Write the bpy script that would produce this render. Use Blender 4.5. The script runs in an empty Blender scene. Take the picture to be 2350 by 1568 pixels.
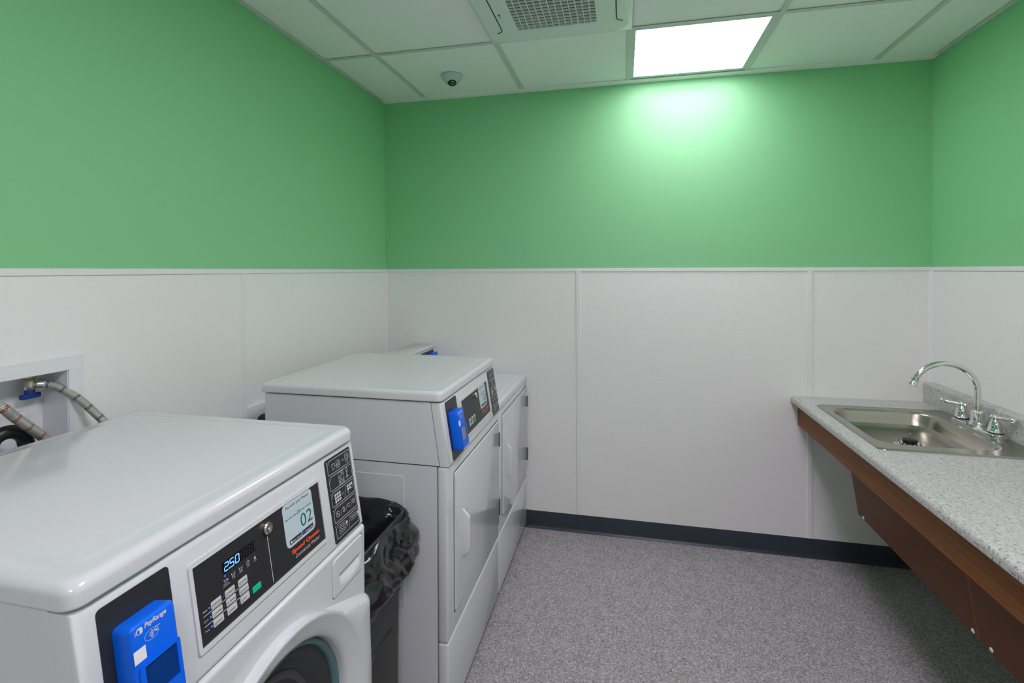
import bpy, bmesh, math, random
from mathutils import Vector, Matrix, noise
random.seed(7)
SC = bpy.context.scene
COL = SC.collection

# ------------------------------------------------------------------ camera
F_PX, CX, CY = 1148.15, 1175.0, 629.38
YAW, PITCH, ROLL = 0.2192, -0.0081, -0.0034
CAM = Vector((1.4763, -2.9279, 1.5313))
cam_d = bpy.data.cameras.new('camera')
cam = bpy.data.objects.new('camera', cam_d)
COL.objects.link(cam)
cam_d.sensor_fit = 'HORIZONTAL'
cam_d.sensor_width = 36.0
cam_d.lens = F_PX / 2350 * 36.0
cam_d.shift_x = 0.0
cam_d.shift_y = (CY - 784.0) / 2350.0
cam_d.clip_start = 0.02
_c, _s = math.cos(YAW), math.sin(YAW)
_r = Vector((_c, _s, 0)); _f = Vector((-_s, _c, 0)); _u = Vector((0, 0, 1))
_f2 = _f * math.cos(PITCH) + _u * math.sin(PITCH)
_u2 = _u * math.cos(PITCH) - _f * math.sin(PITCH)
_r3 = _r * math.cos(ROLL) + _u2 * math.sin(ROLL)
_u3 = _u2 * math.cos(ROLL) - _r * math.sin(ROLL)
M = Matrix((_r3, _u3, -_f2)).transposed().to_4x4()
M.translation = CAM
cam.matrix_world = M
SC.camera = cam

# ------------------------------------------------------------------ world, exposure
W_ = bpy.data.worlds.new('world'); SC.world = W_
W_.use_nodes = True
W_.node_tree.nodes['Background'].inputs[0].default_value = (0.9, 0.95, 1.0, 1)
W_.node_tree.nodes['Background'].inputs[1].default_value = 0.05
SC.view_settings.view_transform = 'Standard'
SC.view_settings.look = 'None'
SC.view_settings.gamma = 1.0
SC.view_settings.use_curve_mapping = False
SC.view_settings.exposure = 1.14
SC.cycles.max_bounces = 24; SC.cycles.diffuse_bounces = 16; SC.cycles.glossy_bounces = 8
LAMP = 12.5          # emission of the LED ceiling panels

# ------------------------------------------------------------------ dimensions (metres)
RW, RH, RAIL, BASE = 2.998, 2.587, 1.5397, 0.1015
YF = -5.60                       # wall behind the camera
TX0, TS, TY = 0.2874, 0.6096, -0.666

# ------------------------------------------------------------------ materials
MATS = {}
def srgb(r, g, b):
    f = lambda c: (c / 255 / 12.92) if c / 255 <= .04045 else ((c / 255 + .055) / 1.055) ** 2.4
    return (f(r), f(g), f(b), 1)
def mat(name, col, rough=.5, metal=0., spec=.5, emit=None, estr=0., coat=0., bump=None, trans=0., ior=1.45, alpha=None):
    m = bpy.data.materials.new(name); m.use_nodes = True
    nt = m.node_tree; b = nt.nodes['Principled BSDF']
    b.inputs['Base Color'].default_value = col
    b.inputs['Roughness'].default_value = rough
    b.inputs['Metallic'].default_value = metal
    b.inputs['Specular IOR Level'].default_value = spec
    b.inputs['Coat Weight'].default_value = coat
    b.inputs['Coat Roughness'].default_value = .08
    b.inputs['IOR'].default_value = ior
    b.inputs['Transmission Weight'].default_value = trans
    if emit:
        b.inputs['Emission Color'].default_value = emit
        b.inputs['Emission Strength'].default_value = estr
    if bump:                       # (noise scale, strength, distance)
        tc = nt.nodes.new('ShaderNodeTexCoord'); n = nt.nodes.new('ShaderNodeTexNoise'); bp = nt.nodes.new('ShaderNodeBump')
        nt.links.new(tc.outputs['Object'], n.inputs['Vector'])
        n.inputs['Scale'].default_value = bump[0]; n.inputs['Detail'].default_value = 2.0
        bp.inputs['Strength'].default_value = bump[1]; bp.inputs['Distance'].default_value = bump[2]
        nt.links.new(n.outputs['Fac'], bp.inputs['Height']); nt.links.new(bp.outputs['Normal'], b.inputs['Normal'])
    MATS[name] = m
    return m
def nodes(m): return m.node_tree.nodes, m.node_tree.links, m.node_tree.nodes['Principled BSDF']
def ramp(n, stops, interp='LINEAR'):
    r = n.new('ShaderNodeValToRGB'); e = r.color_ramp.elements; r.color_ramp.interpolation = interp
    e[0].position, e[0].color = stops[0]; e[1].position, e[1].color = stops[1]
    for p, c in stops[2:]:
        x = e.new(p); x.color = c
    return r

mat('green_paint', (.225, .585, .275, 1), .58, spec=.9, bump=(220, .05, .002))
mat('frp', (.82, .815, .805, 1), .36, bump=(300, .6, .0018))
mat('white_trim', (.78, .785, .785, 1), .35)
mat('ceiling_white', (.90, .90, .895, 1), .9, spec=.2, bump=(420, .12, .001))
mat('tee_white', (.62, .64, .62, 1), .5, spec=.3)
mat('enamel', (.64, .65, .67, 1), .13, coat=.5, bump=(55, .012, .002))
mat('enamel_side', (.64, .65, .68, 1), .25, coat=.2, bump=(40, .012, .002))
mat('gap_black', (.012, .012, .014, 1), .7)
mat('panel_black', (.022, .022, .025, 1), .38)
mat('display_black', (.006, .006, .008, 1), .2)
mat('segment_off', (.022, .022, .025, 1), .4)
mat('segment_on', (.05, .12, .5, 1), .5, emit=(.10, .30, 1, 1), estr=1.3)
mat('led_blue', (.02, .06, .5, 1), .5, emit=(.02, .12, 1, 1), estr=.9)
mat('key_grey', (.56, .56, .56, 1), .45)
mat('key_green', (.0, .50, .25, 1), .4)
mat('print_white', (.62, .63, .64, 1), .5)
mat('print_dim', (.13, .13, .135, 1), .5)
mat('print_black', (.03, .03, .035, 1), .5)
mat('print_orange', (.80, .075, .015, 1), .45)
mat('print_teal', (.0, .155, .11, 1), .5)
mat('sticker_pale', (.50, .60, .66, 1), .35)
mat('sticker_white', (.78, .78, .79, 1), .4)
mat('reader_blue', (.001, .125, .78, 1), .38, spec=.35)
mat('reader_screen', (.004, .04, .20, 1), .12)
mat('reader_screen_grey', (.22, .22, .22, 1), .15)
mat('play_blue', (.02, .12, .5, 1), .5)
mat('chrome', (.78, .79, .80, 1), .07, metal=1)
mat('lock_steel', (.62, .60, .55, 1), .25, metal=1)
mat('brass', (.60, .40, .14, 1), .35, metal=1)
mat('nickel', (.60, .58, .52, 1), .3, metal=1)
mat('blue_plastic', (.006, .035, .22, 1), .4)
mat('black_rubber', (.014, .014, .015, 1), .35)
mat('bag_black', (.010, .010, .012, 1), .20, coat=.4, bump=(30, .10, .004))
mat('can_grey', (.030, .030, .030, 1), .42, bump=(900, .08, .0006))
mat('baseboard_rubber', (.027, .038, .052, 1), .32)
mat('glass_door', (.35, .45, .45, 1), .05, trans=.85, ior=1.3)
mat('glass_rim', (.10, .24, .24, 1), .12, trans=.3)
mat('drum_dark', (.03, .032, .034, 1), .45)
mat('drum_steel', (.10, .10, .105, 1), .35, metal=.7)
mat('led_panel_added', (1, 1, 1, 1), .5, emit=(1.0, .89, 1.02, 1), estr=LAMP)
mat('led_panel_first', (1, 1, 1, 1), .5, emit=(1.0, .89, 1.02, 1), estr=LAMP * .39)
mat('grille_back', (.16, .175, .17, 1), .7)
mat('plastic_white', (.76, .79, .78, 1), .35)
mat('lens_black', (.015, .015, .018, 1), .1, coat=.5)
mat('hot_dot', (.5, .02, .02, 1), .4); mat('cold_dot', (.01, .06, .4, 1), .4)
mat('wood_dark', (.055, .022, .012, 1), .36)
mat('screw_cap', (.75, .75, .73, 1), .4)
mat('plate_white', (.74, .75, .78, 1), .35)
mat('door_wood', (.20, .13, .08, 1), .5)

def m_floor():
    m = mat('vinyl_floor', (.3, .29, .29, 1), .42)
    n, l, b = nodes(m)
    tc = n.new('ShaderNodeTexCoord')
    base = n.new('ShaderNodeTexNoise'); base.inputs['Scale'].default_value = 26; base.inputs['Detail'].default_value = 5
    l.new(tc.outputs['Object'], base.inputs['Vector'])
    r0 = ramp(n, [(.33, (.29, .275, .282, 1)), (.67, (.40, .383, .39, 1))]); l.new(base.outputs['Fac'], r0.inputs['Fac'])
    cur = r0.outputs['Color']
    for sc, lo, hi, col, seed in ((44, .0, .15, (.48, .46, .465, 1), 0.), (56, .0, .12, (.17, .16, .166, 1), 3.1), (38, .0, .12, (.41, .36, .365, 1), 7.7), (62, .0, .12, (.19, .18, .185, 1), 5.3), (50, .0, .075, (.66, .65, .65, 1), 9.2), (75, .0, .06, (.06, .057, .06, 1), 12.4)):
        mp = n.new('ShaderNodeMapping'); mp.inputs['Location'].default_value = (seed, seed * .7, 0); mp.inputs['Scale'].default_value = (1, 1.25, 1)
        l.new(tc.outputs['Object'], mp.inputs['Vector'])
        w = n.new('ShaderNodeTexNoise'); w.inputs['Scale'].default_value = 40
        l.new(mp.outputs['Vector'], w.inputs['Vector'])
        ad = n.new('ShaderNodeMixRGB'); ad.blend_type = 'ADD'; ad.inputs['Fac'].default_value = .022
        l.new(mp.outputs['Vector'], ad.inputs[1]); l.new(w.outputs['Color'], ad.inputs[2])
        v = n.new('ShaderNodeTexVoronoi'); v.inputs['Scale'].default_value = sc; v.voronoi_dimensions = '2D'
        l.new(ad.outputs['Color'], v.inputs['Vector'])
        rr = ramp(n, [(lo, (1, 1, 1, 1)), (hi, (1, 1, 1, 1)), (hi + .07, (0, 0, 0, 1))]); l.new(v.outputs['Distance'], rr.inputs['Fac'])
        mx = n.new('ShaderNodeMixRGB'); l.new(rr.outputs['Color'], mx.inputs['Fac']); l.new(cur, mx.inputs[1]); mx.inputs[2].default_value = col
        cur = mx.outputs['Color']
    l.new(cur, b.inputs['Base Color'])
m_floor()

def m_counter():
    m = mat('laminate', (.6, .6, .58, 1), .38)
    n, l, b = nodes(m)
    tc = n.new('ShaderNodeTexCoord')
    base = n.new('ShaderNodeTexNoise'); base.inputs['Scale'].default_value = 90; base.inputs['Detail'].default_value = 4
    l.new(tc.outputs['Object'], base.inputs['Vector'])
    r0 = ramp(n, [(.35, (.43, .43, .415, 1)), (.62, (.53, .53, .515, 1))]); l.new(base.outputs['Fac'], r0.inputs['Fac'])
    cur = r0.outputs['Color']
    for sc, hi, col, seed in ((75, .20, (.36, .36, .35, 1), 1.3), (62, .15, (.24, .24, .235, 1), 4.), (52, .11, (.13, .13, .13, 1), 8.), (105, .13, (.17, .17, .17, 1), 2.), (44, .085, (.045, .045, .045, 1), 6.)):
        mp = n.new('ShaderNodeMapping'); mp.inputs['Location'].default_value = (seed, seed * 1.7, seed * .6); mp.inputs['Rotation'].default_value = (0, 0, .5)
        mp.inputs['Scale'].default_value = (1, 1.6, 1)
        l.new(tc.outputs['Object'], mp.inputs['Vector'])
        v = n.new('ShaderNodeTexVoronoi'); v.inputs['Scale'].default_value = sc
        l.new(mp.outputs['Vector'], v.inputs['Vector'])
        rr = ramp(n, [(0, (1, 1, 1, 1)), (hi, (1, 1, 1, 1)), (hi + .08, (0, 0, 0, 1))]); l.new(v.outputs['Distance'], rr.inputs['Fac'])
        mx = n.new('ShaderNodeMixRGB'); l.new(rr.outputs['Color'], mx.inputs['Fac']); l.new(cur, mx.inputs[1]); mx.inputs[2].default_value = col
        cur = mx.outputs['Color']
    l.new(cur, b.inputs['Base Color'])
m_counter()

def m_wood(name, c0, c1, rough):
    m = mat(name, c0, rough, spec=.2)
    n, l, b = nodes(m)
    tc = n.new('ShaderNodeTexCoord'); mp = n.new('ShaderNodeMapping'); mp.inputs['Scale'].default_value = (60, 1.2, 60)
    l.new(tc.outputs['Object'], mp.inputs['Vector'])
    w = n.new('ShaderNodeTexNoise'); w.inputs['Scale'].default_value = 2.5; w.inputs['Detail'].default_value = 8; w.inputs['Distortion'].default_value = .6
    l.new(mp.outputs['Vector'], w.inputs['Vector'])
    r = ramp(n, [(.3, c0), (.7, c1)]); l.new(w.outputs['Fac'], r.inputs['Fac']); l.new(r.outputs['Color'], b.inputs['Base Color'])
m_wood('apron_wood', (.185, .062, .021, 1), (.29, .108, .037, 1), .5)
m_wood('panel_wood', (.095, .030, .010, 1), (.125, .041, .014, 1), .45)

mat('stainless', (.40, .385, .335, 1), .27, metal=1, bump=(6, .05, .01))

def m_braid(name, fleck):
    m = mat(name, (.45, .43, .38, 1), .35, metal=.85)
    n, l, b = nodes(m)
    uv = n.new('ShaderNodeUVMap'); sep = n.new('ShaderNodeSeparateXYZ'); l.new(uv.outputs['UV'], sep.inputs['Vector'])
    def math_(op, a, v=None, v2=None):
        x = n.new('ShaderNodeMath'); x.operation = op
        if hasattr(a, 'is_linked') or hasattr(a, 'links'): l.new(a, x.inputs[0])
        else: x.inputs[0].default_value = a
        if v is not None:
            if hasattr(v, 'links'): l.new(v, x.inputs[1])
            else: x.inputs[1].default_value = v
        return x.outputs[0]
    u, v = sep.outputs['X'], sep.outputs['Y']
    a1 = math_('SINE', math_('MULTIPLY', math_('ADD', math_('MULTIPLY', u, 12.), math_('MULTIPLY', v, 260.)), 6.2832))
    a2 = math_('SINE', math_('MULTIPLY', math_('SUBTRACT', math_('MULTIPLY', u, 12.), math_('MULTIPLY', v, 260.)), 6.2832))
    h = math_('MULTIPLY', a1, a2)
    r = ramp(n, [(.0, (.16, .15, .13, 1)), (.55, (.62, .60, .54, 1))]); l.new(math_('ADD', math_('MULTIPLY', h, .5), .5), r.inputs['Fac'])
    fr = math_('FRACT', math_('MULTIPLY', v, 26.)); band = math_('LESS_THAN', fr, .17)
    chk = math_('GREATER_THAN', math_('SINE', math_('MULTIPLY', math_('ADD', u, math_('MULTIPLY', v, 60.)), 31.4)), -.2)
    fac = math_('MULTIPLY', band, chk)
    mx = n.new('ShaderNodeMixRGB'); l.new(fac, mx.inputs['Fac']); l.new(r.outputs['Color'], mx.inputs[1]); mx.inputs[2].default_value = fleck
    l.new(mx.outputs['Color'], b.inputs['Base Color'])
    bp = n.new('ShaderNodeBump'); bp.inputs['Strength'].default_value = .5; bp.inputs['Distance'].default_value = .001
    l.new(h, bp.inputs['Height']); l.new(bp.outputs['Normal'], b.inputs['Normal'])
m_braid('braid_blue', (.01, .04, .22, 1)); m_braid('braid_red', (.35, .02, .02, 1))

# ------------------------------------------------------------------ scene helpers
ORG = {}
def empty(name, loc, label, cat, group=None):
    o = bpy.data.objects.new(name, None); COL.objects.link(o)
    o.location = loc; o.empty_display_size = .1
    ORG[o] = Vector(loc)
    o['label'] = label; o['category'] = cat
    if group: o['group'] = group
    return o
def tag(o, label, cat, group=None):
    o['label'] = label; o['category'] = cat
    if group: o['group'] = group
    return o
def mk(name, bm, material, parent=None, smooth=False, label=None, kind=None, fix=True, auto=None):
    """bm is in world coordinates; becomes one mesh object, origin at its centre"""
    if fix: bmesh.ops.recalc_face_normals(bm, faces=bm.faces)
    me = bpy.data.meshes.new(name)
    lo = Vector((1e9,) * 3); hi = Vector((-1e9,) * 3)
    for v in bm.verts:
        for i in range(3):
            lo[i] = min(lo[i], v.co[i]); hi[i] = max(hi[i], v.co[i])
    c = (lo + hi) / 2
    for v in bm.verts: v.co -= c
    if smooth or auto:
        for f in bm.faces: f.smooth = True
    if auto:
        for e in bm.edges:
            if len(e.link_faces) == 2 and e.calc_face_angle(0) > auto: e.smooth = False
    bm.to_mesh(me); bm.free()
    me.materials.append(MATS[material])
    o = bpy.data.objects.new(name, me); COL.objects.link(o)
    ORG[o] = c
    if parent is not None:
        o.parent = parent; o.location = c - ORG[parent]
    else:
        o.location = c
    if label: o['label'] = label
    if kind: o['kind'] = kind
    return o
def share(src, name, loc, parent):
    o = bpy.data.objects.new(name, src.data); COL.objects.link(o)
    o.parent = parent; o.location = Vector(loc) - ORG[parent]; ORG[o] = Vector(loc)
    return o
def B(): return bmesh.new()
def box(bm, x0, x1, y0, y1, z0, z1):
    vs = [bm.verts.new(p) for p in ((x0, y0, z0), (x1, y0, z0), (x1, y1, z0), (x0, y1, z0), (x0, y0, z1), (x1, y0, z1), (x1, y1, z1), (x0, y1, z1))]
    for f in ((3, 2, 1, 0), (4, 5, 6, 7), (0, 1, 5, 4), (1, 2, 6, 5), (2, 3, 7, 6), (3, 0, 4, 7)):
        bm.faces.new([vs[i] for i in f])
    return bm
def bx(*a): return box(B(), *a)
def rbx(x0, x1, y0, y1, z0, z1, r=.004, seg=2):
    bm = bx(x0, x1, y0, y1, z0, z1)
    bmesh.ops.bevel(bm, geom=list(bm.edges), offset=r, segments=seg, affect='EDGES', profile=.5)
    return bm
def prism(pts, axis, a, b, bm=None, r=0, seg=2):
    """pts: 2-D polygon in the two other axes (x,y,z order), extruded from a to b along axis"""
    bm = bm or B()
    def P(p, t):
        return {'x': (t, p[0], p[1]), 'y': (p[0], t, p[1]), 'z': (p[0], p[1], t)}[axis]
    A = [bm.verts.new(P(p, a)) for p in pts]; C = [bm.verts.new(P(p, b)) for p in pts]
    n = len(pts)
    bm.faces.new(A); bm.faces.new(list(reversed(C)))
    for i in range(n): bm.faces.new((A[i], C[i], C[(i + 1) % n], A[(i + 1) % n]))
    bmesh.ops.recalc_face_normals(bm, faces=bm.faces)
    if r: bmesh.ops.bevel(bm, geom=list(bm.edges), offset=r, segments=seg, affect='EDGES', profile=.5)
    return bm
def rrect(x0, x1, y0, y1, r, n=6):
    pts = []
    for cx, cy, a0 in ((x1 - r, y1 - r, 0), (x0 + r, y1 - r, 90), (x0 + r, y0 + r, 180), (x1 - r, y0 + r, 270)):
        for i in range(n + 1):
            a = math.radians(a0 + 90 * i / n); pts.append((cx + r * math.cos(a), cy + r * math.sin(a)))
    return pts
def tube(pts, r, n=14, bm=None, caps=True, uv=False):
    bm = bm or B()
    pts = [Vector(p) for p in pts]; rings = []; uvl = bm.loops.layers.uv.new('UVMap') if uv else None
    up = Vector((0.123, .31, .94)); L = [0.]
    for i in range(1, len(pts)): L.append(L[-1] + (pts[i] - pts[i - 1]).length)
    prevn = None
    for i, p in enumerate(pts):
        t = (pts[min(i + 1, len(pts) - 1)] - pts[max(i - 1, 0)]).normalized()
        if prevn is None: nn = t.cross(up).normalized()
        else: nn = (prevn - t * prevn.dot(t)).normalized()
        prevn = nn; bb = t.cross(nn)
        rr = r[i] if isinstance(r, (list, tuple)) else r
        rings.append([bm.verts.new(p + nn * (rr * math.cos(2 * math.pi * k / n)) + bb * (rr * math.sin(2 * math.pi * k / n))) for k in range(n)])
    for i in range(len(rings) - 1):
        for k in range(n):
            f = bm.faces.new((rings[i][k], rings[i][(k + 1) % n], rings[i + 1][(k + 1) % n], rings[i + 1][k]))
            if uv:
                for lp, (uu, vv) in zip(f.loops, ((k / n, L[i]), ((k + 1) / n, L[i]), ((k + 1) / n, L[i + 1]), (k / n, L[i + 1]))): lp[uvl].uv = (uu, vv)
    if caps:
        bm.faces.new(list(reversed(rings[0]))); bm.faces.new(rings[-1])
    return bm
def lathe(prof, o, axis=(0, 0, 1), n=28, bm=None, close=False):
    """prof: (radius, height) pairs, revolved about axis through o"""
    bm = bm or B()
    a = Vector(axis).normalized(); o = Vector(o)
    e1 = a.orthogonal().normalized(); e2 = a.cross(e1); rings = []
    for r, h in prof:
        if r < 1e-6: rings.append([bm.verts.new(o + a * h)])
        else: rings.append([bm.verts.new(o + a * h + (e1 * math.cos(2 * math.pi * k / n) + e2 * math.sin(2 * math.pi * k / n)) * r) for k in range(n)])
    for i in range(len(rings) - 1):
        A, C = rings[i], rings[i + 1]
        for k in range(n):
            k2 = (k + 1) % n
            if len(A) == 1 and len(C) == 1: continue
            if len(A) == 1: bm.faces.new((A[0], C[k2], C[k]))
            elif len(C) == 1: bm.faces.new((A[k], A[k2], C[0]))
            else: bm.faces.new((A[k], A[k2], C[k2], C[k]))
    return bm
def bez(P, n=40):
    """Catmull-Rom through the points"""
    P = [Vector(p) for p in P]; out = []
    Q = [P[0] * 2 - P[1]] + P + [P[-1] * 2 - P[-2]]
    m = max(2, n // (len(P) - 1))
    for i in range(1, len(Q) - 2):
        for j in range(m):
            t = j / m; a, b, c, d = Q[i - 1], Q[i], Q[i + 1], Q[i + 2]
            out.append(.5 * ((2 * b) + (c - a) * t + (2 * a - 5 * b + 4 * c - d) * t * t + (3 * b - a - 3 * c + d) * t ** 3))
    out.append(P[-1]); return out
def structure(o): o['kind'] = 'structure'; return o

# ---- flat print laid on a plane: s to the right, t down, seen against the normal
_TX = {}
def glyphs(s, bold=0.):
    key = (s, bold)
    if key in _TX: return _TX[key]
    cu = bpy.data.curves.new('lettering_source', 'FONT'); cu.body = s; cu.size = 1; cu.offset = bold; cu.resolution_u = 3
    ob = bpy.data.objects.new('lettering_source', cu); COL.objects.link(ob)
    dg = bpy.context.evaluated_depsgraph_get()
    me = bpy.data.meshes.new_from_object(ob.evaluated_get(dg))
    v = [(p.co.x, p.co.y) for p in me.vertices]; f = [tuple(p.vertices) for p in me.polygons]
    bpy.data.objects.remove(ob); bpy.data.curves.remove(cu); bpy.data.meshes.remove(me)
    x0 = min(a for a, _ in v); x1 = max(a for a, _ in v); y0 = min(b for _, b in v); y1 = max(b for _, b in v)
    _TX[key] = (v, f, x0, x1, y0, y1)
    return _TX[key]
class Print:
    def __init__(s, O, S, T, N): s.O, s.S, s.T, s.N = Vector(O), Vector(S).normalized(), Vector(T).normalized(), Vector(N).normalized(); s.b = {}
    def P(s, a, t, l=0): return s.O + s.S * a + s.T * t + s.N * l
    def bm(s, m): return s.b.setdefault(m, B())
    def poly(s, m, pts, l=.0005):
        b = s.bm(m); b.faces.new([b.verts.new(s.P(x, y, l)) for x, y in pts])
    def rect(s, m, x0, x1, y0, y1, l=.0005, r=0):
        s.poly(m, rrect(x0, x1, y0, y1, r, 4) if r else [(x0, y0), (x1, y0), (x1, y1), (x0, y1)], l)
    def line(s, m, pts, w, l=.0006, closed=False):
        b = s.bm(m); P = pts + [pts[0]] if closed else pts
        for (x0, y0), (x1, y1) in zip(P, P[1:]):
            d = math.hypot(x1 - x0, y1 - y0)
            if d < 1e-7: continue
            nx, ny = -(y1 - y0) / d * w / 2, (x1 - x0) / d * w / 2
            ex, ey = (x1 - x0) / d * w * .3, (y1 - y0) / d * w * .3
            b.faces.new([b.verts.new(s.P(a, c, l)) for a, c in ((x0 - ex + nx, y0 - ey + ny), (x1 + ex + nx, y1 + ey + ny), (x1 + ex - nx, y1 + ey - ny), (x0 - ex - nx, y0 - ey - ny))])
    def circ(s, m, x, y, r, l=.0006, n=14, ry=None):
        s.poly(m, [(x + r * math.cos(2 * math.pi * i / n), y + (ry or r) * math.sin(2 * math.pi * i / n)) for i in range(n)], l)
    def ring(s, m, x, y, r, w, l=.0006, n=18, ry=None):
        s.line(m, [(x + r * math.cos(2 * math.pi * i / n), y + (ry or r) * math.sin(2 * math.pi * i / n)) for i in range(n)], w, l, True)
    def text(s, m, txt, x0, x1, y0, y1, l=.0006, bold=0., shear=0.):
        v, f, a0, a1, b0, b1 = glyphs(txt, bold); b = s.bm(m)
        fx = (x1 - x0) / (a1 - a0); fy = (y1 - y0) / (b1 - b0)
        V = [b.verts.new(s.P(x0 + (x - a0) * fx + shear * (y - b0) * fy, y1 - (y - b0) * fy, l)) for x, y in v]
        for q in f:
            try: b.faces.new([V[i] for i in q])
            except ValueError: pass
    def done(s, names, parent):
        out = {}
        for m, b in s.b.items():
            out[m] = mk(names.get(m, 'printing'), b, m, parent, fix=False)
            # face the normal
        for m, o in out.items():
            me = o.data
            for p in me.polygons:
                if p.normal.dot(s.N) < 0: p.flip()
            if len(me.polygons) > 1: o['kind'] = 'stuff'
        s.b = {}
        return out

# ------------------------------------------------------------------ room shell
floor = structure(mk('floor', bx(-.15, RW + .15, YF - .15, .15, -.05, 0), 'vinyl_floor'))
wall_back = structure(mk('wall_back', bx(-.15, RW + .15, 0, .12, 0, RH + .25), 'green_paint'))
wall_right = structure(mk('wall_right', bx(RW, RW + .12, YF, 0, 0, RH + .25), 'green_paint'))
wall_front = structure(mk('wall_front', bx(-.15, RW + .15, YF - .12, YF, 0, RH + .25), 'green_paint'))
# the left wall has the hole of the recessed water box
HY0, HY1, HZ0, HZ1 = -2.215, -1.865, 1.02, 1.266
def holed(x0, x1, y0, y1, z0, z1):
    b = B()
    box(b, x0, x1, y0, HY0, z0, z1); box(b, x0, x1, HY1, y1, z0, z1)
    box(b, x0, x1, HY0, HY1, z0, HZ0); box(b, x0, x1, HY0, HY1, HZ1, z1)
    return b
wall_left = structure(mk('wall_left', holed(-.14, 0, YF, 0, 0, RH + .25), 'green_paint'))

# fibreglass wall panels, dividers, cap and corner trims
PT = .0025; DW = .026
zt = RAIL - .004
def ycut(): return (0, -1.2192, -2.4384, -3.6576, -4.8768, YF)
xs = (0, 1.2192, 2.4384, RW)
for a, b_ in zip(xs, xs[1:]): mk('wall_panel', bx(a + .002, b_ - .002, -PT, 0, BASE - .005, zt), 'frp', wall_back)
for a in xs[1:-1]: mk('panel_divider', rbx(a - DW / 2, a + DW / 2, -.0085, 0, BASE, zt, .003, 3), 'white_trim', wall_back)
mk('cap_trim', rbx(0, RW, -.007, 0, RAIL - .019, RAIL, .002, 2), 'white_trim', wall_back)
ys = ycut()
for i, (a, b_) in enumerate(zip(ys, ys[1:])):
    if i == 1: mk('wall_panel', holed(0, PT, b_ + .002, a - .002, BASE - .005, zt), 'frp', wall_left)
    else: mk('wall_panel', bx(0, PT, b_ + .002, a - .002, BASE - .005, zt), 'frp', wall_left)
    mk('wall_panel', bx(RW - PT, RW, b_ + .002, a - .002, BASE - .005, zt), 'frp', wall_right)
for a in ys[1:-1]:
    mk('panel_divider', rbx(0, .0055, a - DW / 2, a + DW / 2, BASE, zt, .002, 2), 'white_trim', wall_left)
    mk('panel_divider', rbx(RW - .0055, RW, a - DW / 2, a + DW / 2, BASE, zt, .002, 2), 'white_trim', wall_right)
mk('cap_trim', rbx(0, .007, YF, -.007, RAIL - .019, RAIL, .002, 2), 'white_trim', wall_left)
mk('cap_trim', rbx(RW - .007, RW, YF, -.007, RAIL - .019, RAIL, .002, 2), 'white_trim', wall_right)
mk('corner_trim', prism([(0, 0), (.014, 0), (.014, -.004), (.004, -.014), (0, -.014)], 'z', BASE, RAIL - .019), 'white_trim', wall_left)
mk('corner_trim', prism([(RW, 0), (RW - .018, 0), (RW - .018, -.004), (RW - .004, -.018), (RW, -.018)], 'z', BASE, RAIL - .019), 'white_trim', wall_right)
for a, b_ in zip(xs, xs[1:]): mk('wall_panel', bx(a + .002, b_ - .002, YF, YF + PT, BASE - .005, zt), 'frp', wall_front)
mk('cap_trim', rbx(0, RW, YF, YF + .007, RAIL - .019, RAIL, .002, 2), 'white_trim', wall_front)

# rubber cove base
cove = [(0, 0), (-.016, 0), (-.016, .0015), (-.010, .005), (-.006, .012), (-.004, .02), (-.0035, BASE - .003), (-.002, BASE), (0, BASE)]
structure(mk('baseboard_back', prism([(y, z) for y, z in cove], 'x', 0, RW), 'baseboard_rubber', auto=.7))
structure(mk('baseboard_left', prism([(-y, z) for y, z in cove], 'y', YF, -.016), 'baseboard_rubber', auto=.7))
structure(mk('baseboard_right', prism([(RW + y, z) for y, z in cove], 'y', YF, -.016), 'baseboard_rubber', auto=.7))

# suspended ceiling
ceiling = structure(mk('ceiling', bx(-.1, RW + .1, YF, .1, RH + .2, RH + .25), 'ceiling_white'))
tx = [0] + [TX0 + k * TS for k in range(5)] + [RW]
ty = [-.03] + [TY - k * TS for k in range(9)] + [YF]
ty = [t for t in ty if t > YF] + [YF]
LIGHTS = {(3, 0), (3, 3), (3, 6)}; CASS = (2, 1)
zb = RH
for i in range(len(tx) - 1):
    for j in range(len(ty) - 1):
        if (i, j) in LIGHTS or (i, j) == CASS: continue
        x0, x1, y1, y0 = tx[i] + .0005, tx[i + 1] - .0005, ty[j] - .0005, ty[j + 1] + .0005
        mk('ceiling_tile', bx(x0, x1, y0, y1, zb + .005 + random.uniform(0, .0012), zb + .020), 'ceiling_white', ceiling)
TB = .0115
for x in tx[1:-1]: mk('tee_bar', prism([(x - TB, zb), (x + TB, zb), (x + TB, zb + .0015), (x + .002, zb + .0015), (x + .002, zb + .035), (x - .002, zb + .035), (x - .002, zb + .0015), (x - TB, zb + .0015)], 'y', YF, 0), 'tee_white', ceiling)
for j in range(1, len(ty) - 1):
    for i in range(len(tx) - 1):
        y = ty[j]; mk('cross_tee', prism([(y - TB, zb + .0003), (y + TB, zb + .0003), (y + TB, zb + .0016), (y + .002, zb + .0016), (y + .002, zb + .03), (y - .002, zb + .03), (y - .002, zb + .0016), (y - TB, zb + .0016)], 'x', tx[i] + TB, tx[i + 1] - TB), 'tee_white', ceiling)
mk('wall_angle', prism([(0, zb - .0006), (-.056, zb - .0006), (-.056, zb + .0045), (-.002, zb + .0045), (-.002, zb + .03), (0, zb + .03)], 'x', 0, RW), 'ceiling_white', ceiling)
mk('wall_angle', bx(0, .021, YF, -.058, zb - .0008, zb + .0018), 'tee_white', ceiling)
mk('wall_angle', bx(RW - .021, RW, YF, -.058, zb - .0008, zb + .0018), 'tee_white', ceiling)

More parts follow.
